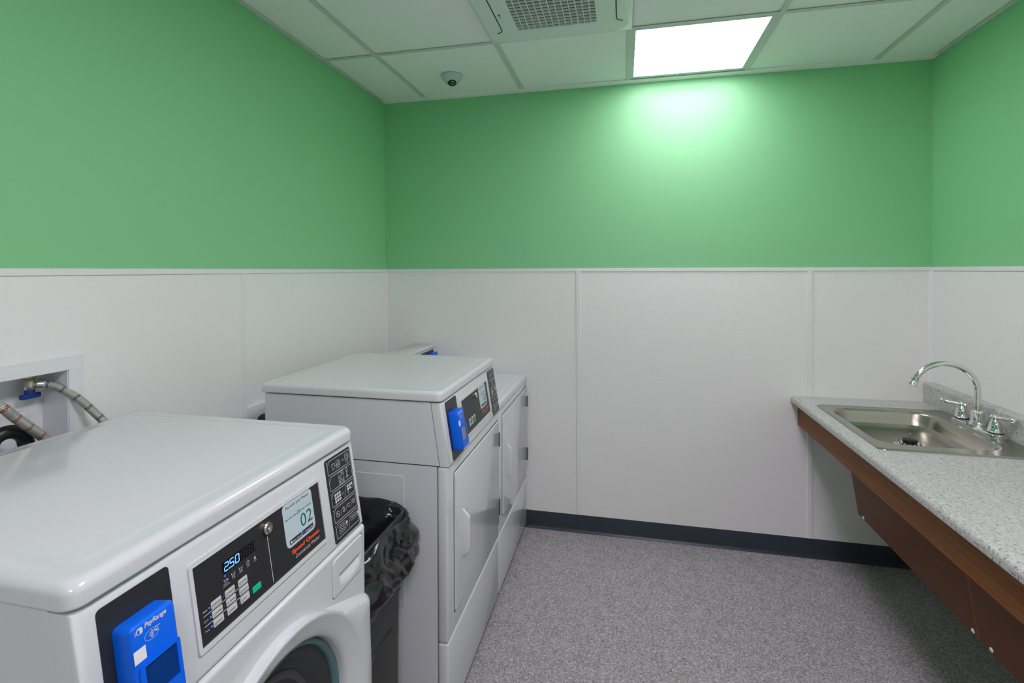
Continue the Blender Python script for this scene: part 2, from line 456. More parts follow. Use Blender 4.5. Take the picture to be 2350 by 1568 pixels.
# ------------------------------------------------------------------ ceiling lights
def ceiling_light(i, j, label):
    x0, x1 = tx[i] + TB, tx[i + 1] - TB
    y1 = (-.070 if j == 0 else ty[j] - TB); y0 = ty[j + 1] + TB
    t = empty('ceiling_light', ((x0 + x1) / 2, (y0 + y1) / 2, zb), label, 'light', 'square LED panels in the ceiling grid')
    fw = .014; b = B()
    z0, z1 = zb + .001, zb + .014
    for a in ((x0, x1, y0, y0 + fw), (x0, x1, y1 - fw * 1.9, y1), (x0, x0 + fw, y0 + fw, y1 - fw * 1.9), (x1 - fw * 1.4, x1, y0 + fw, y1 - fw * 1.9)): box(b, *a, z0, z1)
    mk('frame', b, 'tee_white', t)
    mk('diffuser', bx(x0 + fw, x1 - fw * 1.4, y0 + fw, y1 - fw * 1.9, zb + .004, zb + .008), 'led_panel_first' if j == 0 else 'led_panel_added', t)
    mk('housing', bx(x0, x1, y0, y1, zb + .014, zb + .05), 'tee_white', t)
ceiling_light(3, 0, 'bright square ceiling light panel beside the green back wall')
ceiling_light(3, 3, 'unseen square ceiling light panel added overhead for overall light, second from the back wall')  # above the frame, unseen; added to raise the overall light
ceiling_light(3, 6, 'unseen square ceiling light panel added near the door for overall light, third from the back wall')  # another unseen panel, behind the camera, added for the room's general brightness

# ------------------------------------------------------------------ ceiling air conditioner
AX0, AX1, AY1 = .891, 1.514, -.681; AY0 = AY1 - .622
ac = empty('ceiling_air_conditioner', ((AX0 + AX1) / 2, (AY0 + AY1) / 2, zb), 'white square ceiling air conditioner with central mesh grille', 'air conditioner')
mk('flange', prism(rrect(AX0, AX1, AY0, AY1, .012, 4), 'z', zb - .011, zb + .001, r=.002), 'plastic_white', ac, auto=.6)
zi = zb - .021
GX0, GX1, GY1, GY0 = 1.030, 1.372, -.800, -1.238
def frame_ring(outer, inner, z0, z1):
    b = B(); n = len(outer)
    O0 = [b.verts.new((x, y, z0)) for x, y in outer]; I0 = [b.verts.new((x, y, z0)) for x, y in inner]
    O1 = [b.verts.new((x, y, z1)) for x, y in outer]; I1 = [b.verts.new((x, y, z1)) for x, y in inner]
    for i in range(n):
        k = (i + 1) % n
        b.faces.new((O0[i], O0[k], I0[k], I0[i])); b.faces.new((O0[i], O1[i], O1[k], O0[k])); b.faces.new((I0[i], I0[k], I1[k], I1[i])); b.faces.new((O1[i], I1[i], I1[k], O1[k]))
    return b
op = rrect(AX0 + .012, AX1 - .016, AY0 + .012, AY1 - .022, .075, 10); ip = rrect(GX0, GX1, GY0, GY1, .016, 10)
b = frame_ring(op, ip, zi, zb - .009)
bmesh.ops.bevel(b, geom=[e for e in b.edges if abs(e.verts[0].co.z - zi) < 1e-6 and abs(e.verts[1].co.z - zi) < 1e-6 and len([f for f in e.link_faces if abs(f.normal.z) > .9]) == 1], offset=.005, segments=2, affect='EDGES')
mk('face_panel', b, 'plastic_white', ac, auto=.6)
# louvre slots: dark hooked lines each side of the grille
def slot(x, sgn):
    pts = [(x, GY0 + .02, zi - .0002), (x, -1.0, zi - .0002), (x, -.835, zi - .0002), (x + sgn * .004, -.812, zi - .0002), (x + sgn * .014, -.800, zi - .0002), (x + sgn * .026, -.797, zi - .0002)]
    p = bez([pts[0], pts[1], pts[2], pts[3], pts[4], pts[5]], 30)
    mk('louvre_slot', tube(p, .0021, 6), 'gap_black', ac)
slot(.966, -1); slot(1.450, 1)
for xa, xb in ((.918, .963), (1.453, 1.492)):
    mk('louvre', rbx(xa, xb, GY0 + .03, -.815, zi - .0015, zi + .002, .001, 1), 'plastic_white', ac)
mk('grille_backing', bx(GX0 - .004, GX1 + .004, GY0 - .004, GY1 + .004, zi + .008, zi + .0115), 'grille_back', ac)
gr = mk('grille', frame_ring(rrect(GX0 - .003, GX1 + .003, GY0 - .003, GY1 + .003, .018, 8), rrect(GX0 + .003, GX1 - .003, GY0 + .003, GY1 - .003, .014, 8), zi + .0005, zi + .009), 'plastic_white', ac)
NC, NR = 13, 18
bar_y = None
for k in range(1, NC):
    x = GX0 + (GX1 - GX0) * k / NC
    if bar_y is None: bar_y = mk('grille_bar', bx(x - .0016, x + .0016, GY0, GY1, zi + .0008, zi + .008), 'plastic_white', gr)
    else: share(bar_y, 'grille_bar', (x, (GY0 + GY1) / 2, zi + .0044), gr)
bar_x = None
for k in range(1, NR):
    y = GY0 + (GY1 - GY0) * k / NR
    if bar_x is None: bar_x = mk('grille_bar', bx(GX0, GX1, y - .0017, y + .0017, zi + .0008, zi + .0098), 'plastic_white', gr)
    else: share(bar_x, 'grille_bar', ((GX0 + GX1) / 2, y, zi + .0053), gr)
lg = Print((.985, -.95, zi), (.35, .94, 0), (1, -.37, 0), (0, 0, -1))
lg.S = Vector((0, 1, 0)); lg.T = Vector((-1, 0, 0))
lg.circ('print_dim', .0, 0, .006); lg.text('print_dim', 'LG', .009, .026, -.005, .005, bold=.02)
lg.done({'print_dim': 'logo'}, ac)

# ------------------------------------------------------------------ dome camera
cm = empty('security_camera', (.567, -.335, zb), 'small white dome camera with black lens on the ceiling tile', 'camera')
mat('dome_grey', (.52, .62, .62, 1), .35)
mk('base_ring', lathe([(0, 0), (.058, 0), (.0585, -.006), (.055, -.010), (.049, -.022), (.041, -.034), (.030, -.044), (.018, -.048), (0, -.049)], (.567, -.335, zb + .002), n=36), 'dome_grey', cm, auto=.9)
ld = Vector((.35, -.62, -.70)).normalized()
c0 = Vector((.572, -.345, zb - .031))
eye = mk('eyeball', lathe([(0, -.012)] + [(.0275 * math.sin(a), -.0275 * math.cos(a)) for a in [math.pi * k / 16 for k in range(5, 13)]] + [(.0185, .0215)], c0, ld, 28), 'lens_black', cm, auto=.9)
mk('lens', lathe([(.0185, .0215), (.0175, .0235), (.0135, .0235), (.010, .0205), (.006, .0205), (.0045, .0225), (0, .0235)], c0, ld, 24), 'display_black', eye, auto=.8)
mk('lens_ring', lathe([(.0075, .0208), (.009, .0225), (.0105, .0208)], c0, ld, 24), 'key_grey', eye)

# ------------------------------------------------------------------ laundry machines
def hfield(s0, s1, z0, z1, n, m, fn, bm=None):
    """front facing +x: grid over y in [s0,s1], z in [z0,z1], x=fn(y,z) ; returns bm with skirt"""
    bm = bm or B()
    V = [[bm.verts.new((fn(s0 + (s1 - s0) * i / n, z0 + (z1 - z0) * j / m), s0 + (s1 - s0) * i / n, z0 + (z1 - z0) * j / m)) for j in range(m + 1)] for i in range(n + 1)]
    for i in range(n):
        for j in range(m): bm.faces.new((V[i][j], V[i + 1][j], V[i + 1][j + 1], V[i][j + 1]))
    return bm
def sst(e0, e1, x):
    t = max(0., min(1., (x - e0) / (e1 - e0))); return t * t * (3 - 2 * t)
def lid(name, x0, x1, y0, y1, z0, z1, parent, r=.014):
    """pressed steel top: rounded corners, rolled edge, faint raised field"""
    L = []
    def lp(ins, z, rr): L.append([(x, y, z) for x, y in rrect(x0 + ins, x1 - ins, y0 + ins, y1 - ins, rr, 6)])
    lp(.004, z0, .018); lp(.0, z0 + .0015, .022); lp(0, z0 + .004, .022)
    for k in range(7):
        a = math.pi / 2 * k / 6; lp(r * (1 - math.cos(a)), z1 - r + r * math.sin(a), .022)
    lp(r + .004, z1 + .0001, .022); lp(.040, z1 + .0002, .022); lp(.043, z1 + .0006, .021); lp(.046, z1 + .0013, .02); lp(.049, z1 + .0015, .02); lp(.06, z1 + .0015, .018)
    b = B(); R_ = [[b.verts.new(p) for p in q] for q in L]; n = len(R_[0])
    for p, q in zip(R_, R_[1:]):
        for i in range(n): b.faces.new((p[i], p[(i + 1) % n], q[(i + 1) % n], q[i]))
    b.faces.new(R_[-1]); b.faces.new(R_[0][::-1])
    o = mk(name, b, 'enamel', parent, smooth=True)
    return o

def console_print(O, S, T, N): return Print(O, S, T, N)
def seg7(pr, ch, x, y, w, h, m, off=None):
    t = w * .2; sl = -.10
    seg = {'a': ((0, 0), (w, 0)), 'b': ((w, 0), (w, h / 2)), 'c': ((w, h / 2), (w, h)), 'd': ((0, h), (w, h)), 'e': ((0, h / 2), (0, h)), 'f': ((0, 0), (0, h / 2)), 'g': ((0, h / 2), (w, h / 2))}
    on = {'2': 'abged', '5': 'afgcd', '0': 'abcdef', '8': 'abcdefg'}[ch]
    for k, (a, c) in seg.items():
        mm = m if k in on else off
        if not mm: continue
        q = []
        for (px, py) in (a, c): q.append((x + px + sl * (py - h), y + py))
        (x0, y0), (x1, y1) = q; sx, sy = (x1 - x0) * .12, (y1 - y0) * .12
        pr.line(mm, [(x0 + sx, y0 + sy), (x1 - sx, y1 - sy)], t, .0009)

class Console:
    """slanted control console; s along +y from y0, t down the slope"""
    def __init__(c, X0, Y0, Z0, sl):
        c.sl = sl; c.O = Vector((X0, Y0, Z0)); c.S = Vector((0, 1, 0)); c.T = Vector((sl, 0, -1)).normalized(); c.N = Vector((1, 0, sl)).normalized()
    def P(c, s, t, l=0.): return c.O + c.S * s + c.T * t + c.N * l
    def prism(c, pts, l0, l1, bm=None, r=0, seg=2):
        b = bm or B()
        A = [b.verts.new(c.P(x, y, l0)) for x, y in pts]; D = [b.verts.new(c.P(x, y, l1)) for x, y in pts]; n = len(pts)
        b.faces.new(A); b.faces.new(list(reversed(D)))
        for i in range(n): b.faces.new((A[i], D[i], D[(i + 1) % n], A[(i + 1) % n]))
        bmesh.ops.recalc_face_normals(b, faces=b.faces)
        if r:
            es = [e for e in b.edges if all(v in D for v in e.verts)]
            bmesh.ops.bevel(b, geom=es, offset=r, segments=seg, affect='EDGES', profile=.5)
        return b
    def ring(c, op, ip, l0, l1, r=.0015):
        b = B(); n = len(op)
        A = [b.verts.new(c.P(x, y, l0)) for x, y in op]; D = [b.verts.new(c.P(x, y, l1)) for x, y in op]
        E_ = [b.verts.new(c.P(x, y, l1)) for x, y in ip]; F = [b.verts.new(c.P(x, y, l0)) for x, y in ip]
        for i in range(n):
            k = (i + 1) % n
            b.faces.new((A[i], D[i], D[k], A[k])); b.faces.new((D[i], E_[i], E_[k], D[k])); b.faces.new((E_[i], F[i], F[k], E_[k]))
        bmesh.ops.recalc_face_normals(b, faces=b.faces)
        return b
    def printer(c, l=0): return Print(c.O + c.N * l, c.S, c.T, c.N)

def wash_icon(p, m, x, y, h, w=.0006):
    """little front-loader pictogram, top-left x,y"""
    p.line(m, [(x, y), (x + h * .75, y), (x + h * .75, y + h), (x, y + h)], w, closed=True)
    p.ring(m, x + h * .375, y + h * .55, h * .26, w)
    p.line(m, [(x + h * .75, y + h * .1), (x + h * .98, y + h * .3), (x + h * .98, y + h * .75), (x + h * .75, y + h * .9)], w)

def instruction_plate(c, parent, s0, s1, t0, t1, kind):
    plate = mk('instruction_plate', c.prism(rrect(s0, s1, t0, t1, .006, 4), 0, .0012), 'panel_black', parent, label='black instruction plate with white pictograms')
    p = c.printer(.0012); W = 'print_white'; n = 5; H = (t1 - t0 - .010) / n
    for k in range(n):
        a, d = t0 + .006 + k * H, t0 + .006 + k * H + H - .0055
        x0, x1 = s0 + .008, s1 - .004
        if kind == 'washer':
            pts = rrect(x0, x1, a, d, .004, 4)
            p.line(W, pts, .0011, closed=True)
            p.rect('panel_black', x0 - .003, x0 + .006, a - .002, a + .007, .0007)
            p.line(W, [(x0 + .0005, a + .010), (x0 + .001, a + .0075), (x0 + .004, a + .006), (x0 + .006, a + .003), (x0 + .0075, a)], .0010, .0009)
            p.text(W, str(k + 1), x0 - .0025, x0 - .0002, a - .001, a + .004, .0009)
        else:
            p.line(W, [(x0, a), (x1 + .002, a)], .0011); p.line(W, [(x0, d + .003), (x1 + .002, d + .003)], .0011)
        xm, ym, hh = (x0 + x1) / 2, (a + d) / 2, d - a; w = x1 - x0
        if k == 0:
            sx, sy = x0 + .016, ym - .003; q = .0036
            p.line(W, [(sx, sy), (sx + q, sy - q * .8), (sx + 2 * q, sy - q * .3), (sx + 3 * q, sy - q * .8), (sx + 4 * q, sy), (sx + 3.3 * q, sy + q), (sx + 3 * q, sy + .8 * q), (sx + 3 * q, sy + 3 * q), (sx + q, sy + 3 * q), (sx + q, sy + .8 * q), (sx + .7 * q, sy + q)], .0009, closed=True)
            wash_icon(p, W, x0 + .036, ym - .007, .016, .0009); p.line(W, [(x0 + .030, ym + .002), (x0 + .042, ym + .002)], .001)
            p.line(W, [(x0 + .062, ym), (x0 + .065, ym - .002), (x0 + .068, ym), (x0 + .065, ym + .002)], .0007, closed=True)
            wash_icon(p, W, x0 + .075, ym - .010, .016, .0009); p.line(W, [(x0 + .077, ym + .009), (x0 + .082, ym + .0105), (x0 + .087, ym + .009)], .0009)
        elif k == 1:
            gx, gy = x0 + .038, a + .001
            for i in range(3): p.line(W, [(gx + .011 * i, gy), (gx + .011 * i, gy + hh - .003)], .0007)
            for j in range(4): p.line(W, [(gx, gy + j * (hh - .003) / 3), (gx + .022, gy + j * (hh - .003) / 3)], .0007)
            for (i, j) in ((0, 1), (1, 2), (1, 0), (0, 2)): p.circ(W, gx + .0055 + .011 * i, gy + (j + .5) * (hh - .003) / 3, .0022)
            hx = x0 + .072
            p.line(W, [(hx, a + .003), (hx + .006, a + .002), (hx + .006, a + .009), (hx + .001, a + .011)], .0009, closed=True)
            p.line(W, [(hx + .003, a + .010), (hx + .001, a + .020), (hx + .007, a + .023), (hx - .004, a + .024)], .0016)
        elif k == 2:
            for (gx, ncol, nrow) in ((x0 + .012, 3, 3), (x0 + .066, 3, 2)):
                for i in range(ncol):
                    for j in range(nrow):
                        if ncol == 3 and nrow == 2 and i == 2 and j == 1:
                            p.line(W, [(gx + i * .009, ym - .010 + j * .0075), (gx + i * .009 + .007, ym - .010 + j * .0075), (gx + i * .009 + .007, ym - .004 + j * .0075), (gx + i * .009, ym - .004 + j * .0075)], .0006, closed=True)
                        else: p.rect(W, gx + i * .009, gx + i * .009 + .0072, ym - .010 + j * .0075, ym - .0043 + j * .0075, .0006, .0012)
                p.ring(W, gx + .004, ym + (.0145 if nrow == 3 else .008), .0024, .0007)
            p.line(W, [(x0 + .0415, ym - .002), (x0 + .0485, ym - .002), (x0 + .0485, ym + .003), (x0 + .0415, ym + .003)], .0006, closed=True)
            p.line(W, [(x0 + .062, ym - .013), (x0 + .052, ym + .013)], .0008)
        elif k == 3:
            p.ring(W, x0 + .016, ym, .0065, .0011); p.line(W, [(x0 + .0115, ym - .0045), (x0 + .0205, ym + .0045)], .0011)
            for q in (.034, .056, .078): p.line(W, [(x0 + q - .008 + .010, ym - .007), (x0 + q - .008, ym + .008)], .0008)
            p.text(W, 'D', x0 + .038, x0 + .045, ym - .006, ym + .006, bold=.01)
            p.line(W, [(x0 + .058, ym - .004), (x0 + .068, ym - .004), (x0 + .066, ym + .003), (x0 + .060, ym + .003)], .0008, closed=True)
            p.ring(W, x0 + .086, ym - .001, .0055, .0008); p.line(W, [(x0 + .083, ym + .003), (x0 + .086, ym - .005), (x0 + .089, ym + .003)], .0008)
        else:
            for (gx, ncol, nrow) in ((x0 + .012, 3, 3), (x0 + .064, 3, 2)):
                for i in range(ncol):
                    for j in range(nrow): p.ring(W, gx + .004 + i * .0095, ym - .008 + j * .0075, .0043, .0007, n=12, ry=.003)
                p.rect(W, gx + ncol * .0095 + .001, gx + ncol * .0095 + .0085, ym - .001 - .006, ym - .001, .0006, .001); p.ring(W, gx + ncol * .0095 + .005, ym + .003, .0024, .0007)
            p.line(W, [(x0 + .062, ym - .012), (x0 + .052, ym + .012)], .0008)
    p.done({'print_white': 'pictograms', 'panel_black': 'pictogram_corner'}, plate)
    return plate

def card_reader(c, parent, s0, t0, screen_mat):
    """blue phone-payment reader on its black plate; s0,t0 = top-left corner"""
    w, h, d = .070, .130, .032
    rd = mk('card_reader', c.prism(rrect(s0, s0 + w, t0, t0 + h, .008, 4), .001, d, r=.006, seg=3), 'reader_blue', parent, auto=.9, label='bright blue phone payment reader')
    mk('side_wing', c.prism(rrect(s0 + .01, s0 + w + .006, t0 + .022, t0 + h - .012, .004, 3), .001, d - .009, r=.003), 'reader_blue', rd, auto=.9)
    # raised frame about the sunken screen
    x0, x1, y0, y1 = s0 + .006, s0 + w - .004, t0 + .050, t0 + h - .004
    mk('screen_frame', c.ring(rrect(x0 - .001, x1 + .001, y0 + .004, y1, .004, 3), rrect(x0 + .006, x1 - .005, y0 + .009, y1 - .022, .001, 3), d - .001, d + .0035), 'reader_blue', rd, auto=.9)
    mk('screen', c.prism(rrect(x0 + .004, x1 - .003, y0 + .007, y1 - .02, .001, 2), d - .002, d + .0006), screen_mat, rd)
    p = c.printer(d); W = 'print_white'
    q = s0 + .008
    p.rect(W, q, q + .0095, t0 + .0058, t0 + .0145, .0006, .003); p.rect('reader_blue', q + .0015, q + .0045, t0 + .008, t0 + .0138, .0008, .0008)
    for i in range(4): p.rect(W, q - .0022, q - .0006, t0 + .0078 + i * .0018, t0 + .0086 + i * .0018)
    p.text(W, 'PayRange', q + .0115, q + .045, t0 + .0045, t0 + .0135, bold=.03, shear=.22)
    e = s0 + .029; f = t0 + .0245
    p.ring('sticker_pale', e, f, .0105, .0005, n=24, ry=.0068)
    for i in range(4):
        r = .0018 + .0016 * i
        p.line(W, [(e - .004 + r * math.cos(a), f + r * 1.1 * math.sin(a)) for a in [math.radians(-50 + 100 * k / 6) for k in range(7)]], .0008)
    p.line(W, [(e + .013, f - .005), (e + .007, f - .0052), (e + .0035, f - .0025), (e + .009, f - .0012), (e + .005, f - .0002), (e + .011, f + .0012)], .0009)
    p.rect('sticker_white', s0 - .0005 + .0015, s0 + .0185, t0 + .032, t0 + .0495, .0005, .0006)
    for k in range(3): p.circ('print_black', s0 + .030 + k * .011, t0 + .0525 - k * .0002, .0006, .0007)
    p.done({W: 'logo', 'sticker_white': 'sticker', 'sticker_pale': 'tap_symbol', 'reader_blue': 'logo_cutout', 'print_black': 'indicator'}, rd)
    return rd

def control_panel(c, parent, s0, kind, number):
    """black membrane in a white bezel; s0 = left edge of the black area"""
    t0, t1, s1 = .041, .170, s0 + .3415
    cp = mk('control_panel', c.prism([(s0, t0), (s1, t0), (s1, t1), (s0, t1)], 0, .0012), 'panel_black', parent, label='black membrane control panel with keys and display')
    mk('bezel', c.ring(rrect(s0 - .007, s1 + .004, t0 - .008, t1 + .008, .006, 4), rrect(s0, s1, t0, t1, .0008, 4), 0, .0035), 'enamel', cp, auto=.9)
    D = s0 - .1743
    mk('lock', lathe([(.0115, 0), (.0115, .006), (.0095, .0085), (.0072, .0085), (.0068, .0072), (.004, .0072), (.0036, .0085), (.0028, .0085), (.0026, .006), (0, .006)], c.P(.344 + D, .0605, .001), c.N, 26), 'lock_steel', cp, auto=.6)
    p = c.printer(.0012); W = 'print_white' if kind == 'washer' else 'print_dim'
    p.rect('print_dim' if kind == 'dryer' else 'print_white', .343 + D, .3445 + D, .0765, .165)
    p.rect('display_black' if kind == 'washer' else 'segment_off', .2325 + D, .311 + D, .0655, .0845)
    if kind == 'washer':
        x = .2362 + D
        for ch in '250': seg7(p, ch, x, .0685, .0085, .013, 'segment_on', 'segment_off'); x += .0125
        p.rect('segment_on', .2462 + D, .2482 + D, .0803, .0825, .0009)
        x += .001
        for ch in '888': seg7(p, ch, x, .0685, .0085, .013, 'segment_off'); x += .0125
    for k in range(5):
        x = .2357 + D + k * .0176
        p.circ('led_blue' if (k == 0 and kind == 'washer') else 'print_dim', x, .0885, .0016 if k == 0 else .0009)
        if k == 0: p.line(W, [(x - .004, .094), (x - .0025, .098), (x - .001, .094)], .0007); p.line(W, [(x + .0022, .0935), (x, .0985)], .0006); p.rect(W, x + .0025, x + .006, .096, .098)
        elif k in (1, 2): p.line(W, [(x - .004, .0925), (x - .003, .0985), (x + .003, .0985), (x + .004, .0925)], .0008); p.line(W, [(x - .0034, .095), (x + .0034, .095)], .0006)
        elif k == 3: p.ring(W, x, .0955, .0032, .0009); p.line(W, [(x, .0955), (x + .0015, .094)], .0008)
        else: p.rect(W, x - .0022, x + .0022, .0952, .0988); p.ring(W, x, .0945, .0015, .0006)
        if k == 0: p.text(W, 'INSERT', x - .005, x + .005, .1005, .1025); p.text(W, 'COINS/CARD', x - .0075, x + .0085, .1038, .1058)
        else: p.text(W, ['', 'WASH', 'RINSE', 'SPIN', 'LOCK'][k], x - .0038, x + .0038, .1005, .1027)
    keys = []
    if kind == 'washer':
        txt = [['REGULAR', 'DELUXE', 'ULTRA'], ['NORMAL', 'SYNTHETIC', 'DELICATE'], ['COLD', 'WARM', 'HOT']]
        for r in range(3):
            for k in range(3): keys.append((.2008 + D + k * .0300, .1130 + r * .0151, .0217, .0113, txt[r][k]))
            p.circ('led_blue', .1972 + D, .1186 + r * .0152, .0017)
            for k in (1, 2): p.circ('print_dim', .1968 + D + k * .030, .1190 + r * .0152, .0011)
            p.text(W, ['Wash', 'Cycle', 'Temp'][r], .1835 + D, .1925 + D, .1168 + r * .0158, .1200 + r * .0158)
        for t in (.1256, .1418): p.rect('print_white', .1838 + D, .2826 + D, t - .0005, t + .0005)
        keys.append((.2908 + D, .1434, .0215, .0110, None))
        p.circ('print_dim', .2868 + D, .149, .0011)
    else:
        for r in range(2):
            for k in range(3): keys.append((.2335 + D + k * .0285, .124 + r * .0155, .0185, .0118, None if (r == 1 and k == 2) else ['HIGH', 'MED', 'LOW', 'DEL', 'NO HEAT'][r * 3 + k]))
    for (x, y, w, h, tx_) in keys:
        kb = mk('key', c.prism(rrect(x, x + w, y, y + h, .0018, 3), .001, .0022, r=.0004, seg=1), 'key_grey' if tx_ else 'key_green', cp)
        if tx_:
            L = min(w - .0085, .0024 * len(tx_))
            p.text('print_black', tx_, x + .0068, x + .0068 + L, y + h * .40, y + h * .40 + .0030, .0014)
            p.line('print_black', [(x + .0018, y + h * .35), (x + .0024, y + h * .75), (x + .0046, y + h * .75), (x + .0052, y + h * .35)], .0005, .0014)
    # pay-by-phone sticker, its code square left out
    a0, a1, b0, b1 = .3922 + D, .4890 + D, .0412, .1305
    st = mk('sticker', c.prism(rrect(a0, a1, b0, b1, .012, 6), .001, .0016), 'sticker_pale', cp, label='pale blue pay-by-phone sticker with number ' + number)
    q = c.printer(.0014); K = 'print_black'
    q.text(K, 'Pay with your Phone', a0 + .010, a1 - .012, b0 + .007, b0 + .0145)
    q.text('key_grey', 'See reader plate for details', a0 + .020, a1 - .022, b0 + .0185, b0 + .0215)
    q.text('key_grey', 'or scan the machine using the camera in the app', a0 + .004, a1 - .004, b0 + .024, b0 + .0265)
    q.text(K, 'Scan QR Code', a0 + .005, a0 + .039, b0 + .031, b0 + .0348, bold=.015)
    q.text(K, 'OR', a0 + .0415, a0 + .0545, b0 + .0285, b0 + .036); q.text('print_teal', 'Enter Number', a0 + .057, a1 - .005, b0 + .0305, b0 + .0338, bold=.015)
    q.text('print_teal', number, a0 + .050, a1 - .0075, b0 + .0405, b0 + .0675)
    for (xa, xb) in ((a0 + .0095, a0 + .0475), (a0 + .0500, a1 - .0085)):
        q.rect(K, xa, xb, b1 - .0145, b1 - .0052, .0005, .001)
    q.text('sticker_white', 'App Store', a0 + .019, a0 + .0455, b1 - .0105, b1 - .0065, .0008, bold=.01); q.circ('sticker_white', a0 + .0145, b1 - .0095, .0026, .0008)
    q.text('sticker_white', 'Google Play', a0 + .061, a1 - .0105, b1 - .0105, b1 - .0060, .0008, bold=.01); q.poly('play_blue', [(a0 + .0525, b1 - .013), (a0 + .0595, b1 - .0098), (a0 + .0525, b1 - .0066)], .0008)
    q.done({K: 'lettering', 'key_grey': 'small_print', 'print_teal': 'number', 'sticker_white': 'badge_lettering', 'play_blue': 'play_symbol'}, st if False else cp)
    p.text('print_orange', 'Speed Queen', .4030 + D, .4975 + D, .1370, .1478, bold=.06, shear=.12)
    p.text('print_white', 'Commercial Washer' if kind == 'washer' else 'Commercial Dryer', .4130 + D, (.4965 if kind == 'washer' else .490) + D, .1508, .1578, shear=.12)
    p.done({'print_white': 'legend', 'print_dim': 'legend_dim', 'segment_on': 'lit_digits', 'segment_off': 'unlit_digits', 'display_black': 'display_window', 'led_blue': 'indicator_lamp', 'print_black': 'key_lettering', 'print_orange': 'brand_lettering'}, cp)
    return cp

# ---- washer in the foreground --------------------------------------------------
WY0, WY1 = -2.430, -1.750
wa = empty('front_load_washer', (.47, (WY0 + WY1) / 2, 0), 'white front-load commercial washer numbered 02, nearest the camera', 'washer')
cw = Console(.786, WY0, 1.09, .157)
ZS = 1.09 - .2152 / math.sqrt(1 + .157 ** 2)
xc = lambda z: .786 + .157 * (1.09 - z)
b = prism([(.115, .03), (.690, .03), (.690, .835), (.785, .835), (.785, ZS - .002), (.7805, ZS + .001), (.744, 1.0905), (.115, 1.0905)], 'y', WY0 + .002, WY1 - .002)
box(b, .690, .813, WY0 + .002, WY0 + .010, .03, .835); box(b, .690, .813, WY1 - .010, WY1 - .002, .03, .835); box(b, .690, .813, WY0 + .010, WY1 - .010, .03, .04)
mk('cabinet', b, 'enamel_side', wa, auto=.5)
lid('lid', .104, .789, WY0 - .004, WY1 + .003, 1.0935, 1.129, wa, .016)
b = prism([(.747, 1.0895), (xc(1.0895), 1.0895), (xc(ZS), ZS), (.7835, ZS)], 'y', WY0, WY1)
fe = [e for e in b.edges if (lambda m: abs(m.x - xc(m.z)) < .0005)((e.verts[0].co + e.verts[1].co) / 2)]
bmesh.ops.bevel(b, geom=fe, offset=.011, segments=4, affect='EDGES', profile=.5)
mk('console', b, 'enamel', wa, auto=.9)
# upper front panel below the console, with the detergent drawer
DY0, DY1, DZ0, DZ1 = WY0 + .528, WY0 + .664, .770, .8635
EX = .004
def drawer_x(y, z):
    u, v = (y - DY0) / (DY1 - DY0), (z - DZ0) / (DZ1 - DZ0)
    rr = .014
    qx = abs(y - (DY0 + DY1) / 2) - (DY1 - DY0) / 2 + rr; qz = abs(z - (DZ0 + DZ1) / 2) - (DZ1 - DZ0) / 2 + rr
    d = math.hypot(max(qx, 0), max(qz, 0)) + min(max(qx, qz), 0) - rr
    if d > .0012: return .8225
    if d > -.0008: return .8150
    x = .8252 - .0028 * (1 - sst(0, .005, -d))
    if .17 < u < .91:
        k = (u - .54) / .37
        zb_ = .10 + .16 * abs(k) ** 2.2          # curved lower lip
        zt_ = .53
        if zb_ < v < zt_: x -= .016 * sst(0, .40, (v - zb_)) * (1 - sst(.97, 1., (v / zt_))) * sst(0, .16, 1 - abs(k))
    return x
def edge_lines(a, c, holes, r=.008):
    L = [a + r * (1 - math.cos(math.pi / 2 * k / 4)) for k in range(5)] + [c - r * (1 - math.cos(math.pi / 2 * k / 4)) for k in range(5)] + list(holes)
    return sorted(set(round(v, 6) for v in L))
PY0, PY1, PZ0, PZ1 = WY0 + .001, WY1 - .001, .62, ZS - .0015
hy0, hy1, hz0, hz1 = DY0 - EX, DY1 + EX, DZ0 - EX, DZ1 + EX
LY = edge_lines(PY0, PY1, [hy0, hy1] + [PY0 + .02 + .0125 * k for k in range(52) if min(abs(PY0 + .02 + .0125 * k - hy0), abs(PY0 + .02 + .0125 * k - hy1)) > .003 and PY0 + .02 + .0125 * k < PY1 - .01])
LZ = edge_lines(PZ0, PZ1, [hz0, hz1] + [PZ0 + .015 + .0125 * k for k in range(12)], .007)
def upx(y, z):
    x = .8225
    for d, r in ((y - PY0, .008), (PY1 - y, .008), (z - PZ0, .007), (PZ1 - z, .007)):
        if d < r: x -= r - math.sqrt(max(0, r * r - (r - d) ** 2))
    return x
b = B(); V = [[b.verts.new((upx(y, z), y, z)) for z in LZ] for y in LY]
for i in range(len(LY) - 1):
    for j in range(len(LZ) - 1):
        yc, zc_ = (LY[i] + LY[i + 1]) / 2, (LZ[j] + LZ[j + 1]) / 2
        if hy0 < yc < hy1 and hz0 < zc_ < hz1: continue
        if math.hypot(yc - (WY0 + .340), zc_ - .530) < .262: continue
        b.faces.new((V[i][j], V[i + 1][j], V[i + 1][j + 1], V[i][j + 1]))
r_ = bmesh.ops.extrude_edge_only(b, edges=[e for e in b.edges if e.is_boundary])
for v in [g for g in r_['geom'] if isinstance(g, bmesh.types.BMVert)]: v.co.x = .787
mk('upper_front_panel', b, 'enamel', wa, auto=.6)
b = hfield(hy0, hy1, hz0, hz1, 130, 94, drawer_x)
r_ = bmesh.ops.extrude_edge_only(b, edges=[e for e in b.edges if e.is_boundary])
for v in [g for g in r_['geom'] if isinstance(g, bmesh.types.BMVert)]: v.co.x = .797
mk('detergent_drawer', b, 'enamel', wa, auto=.7)
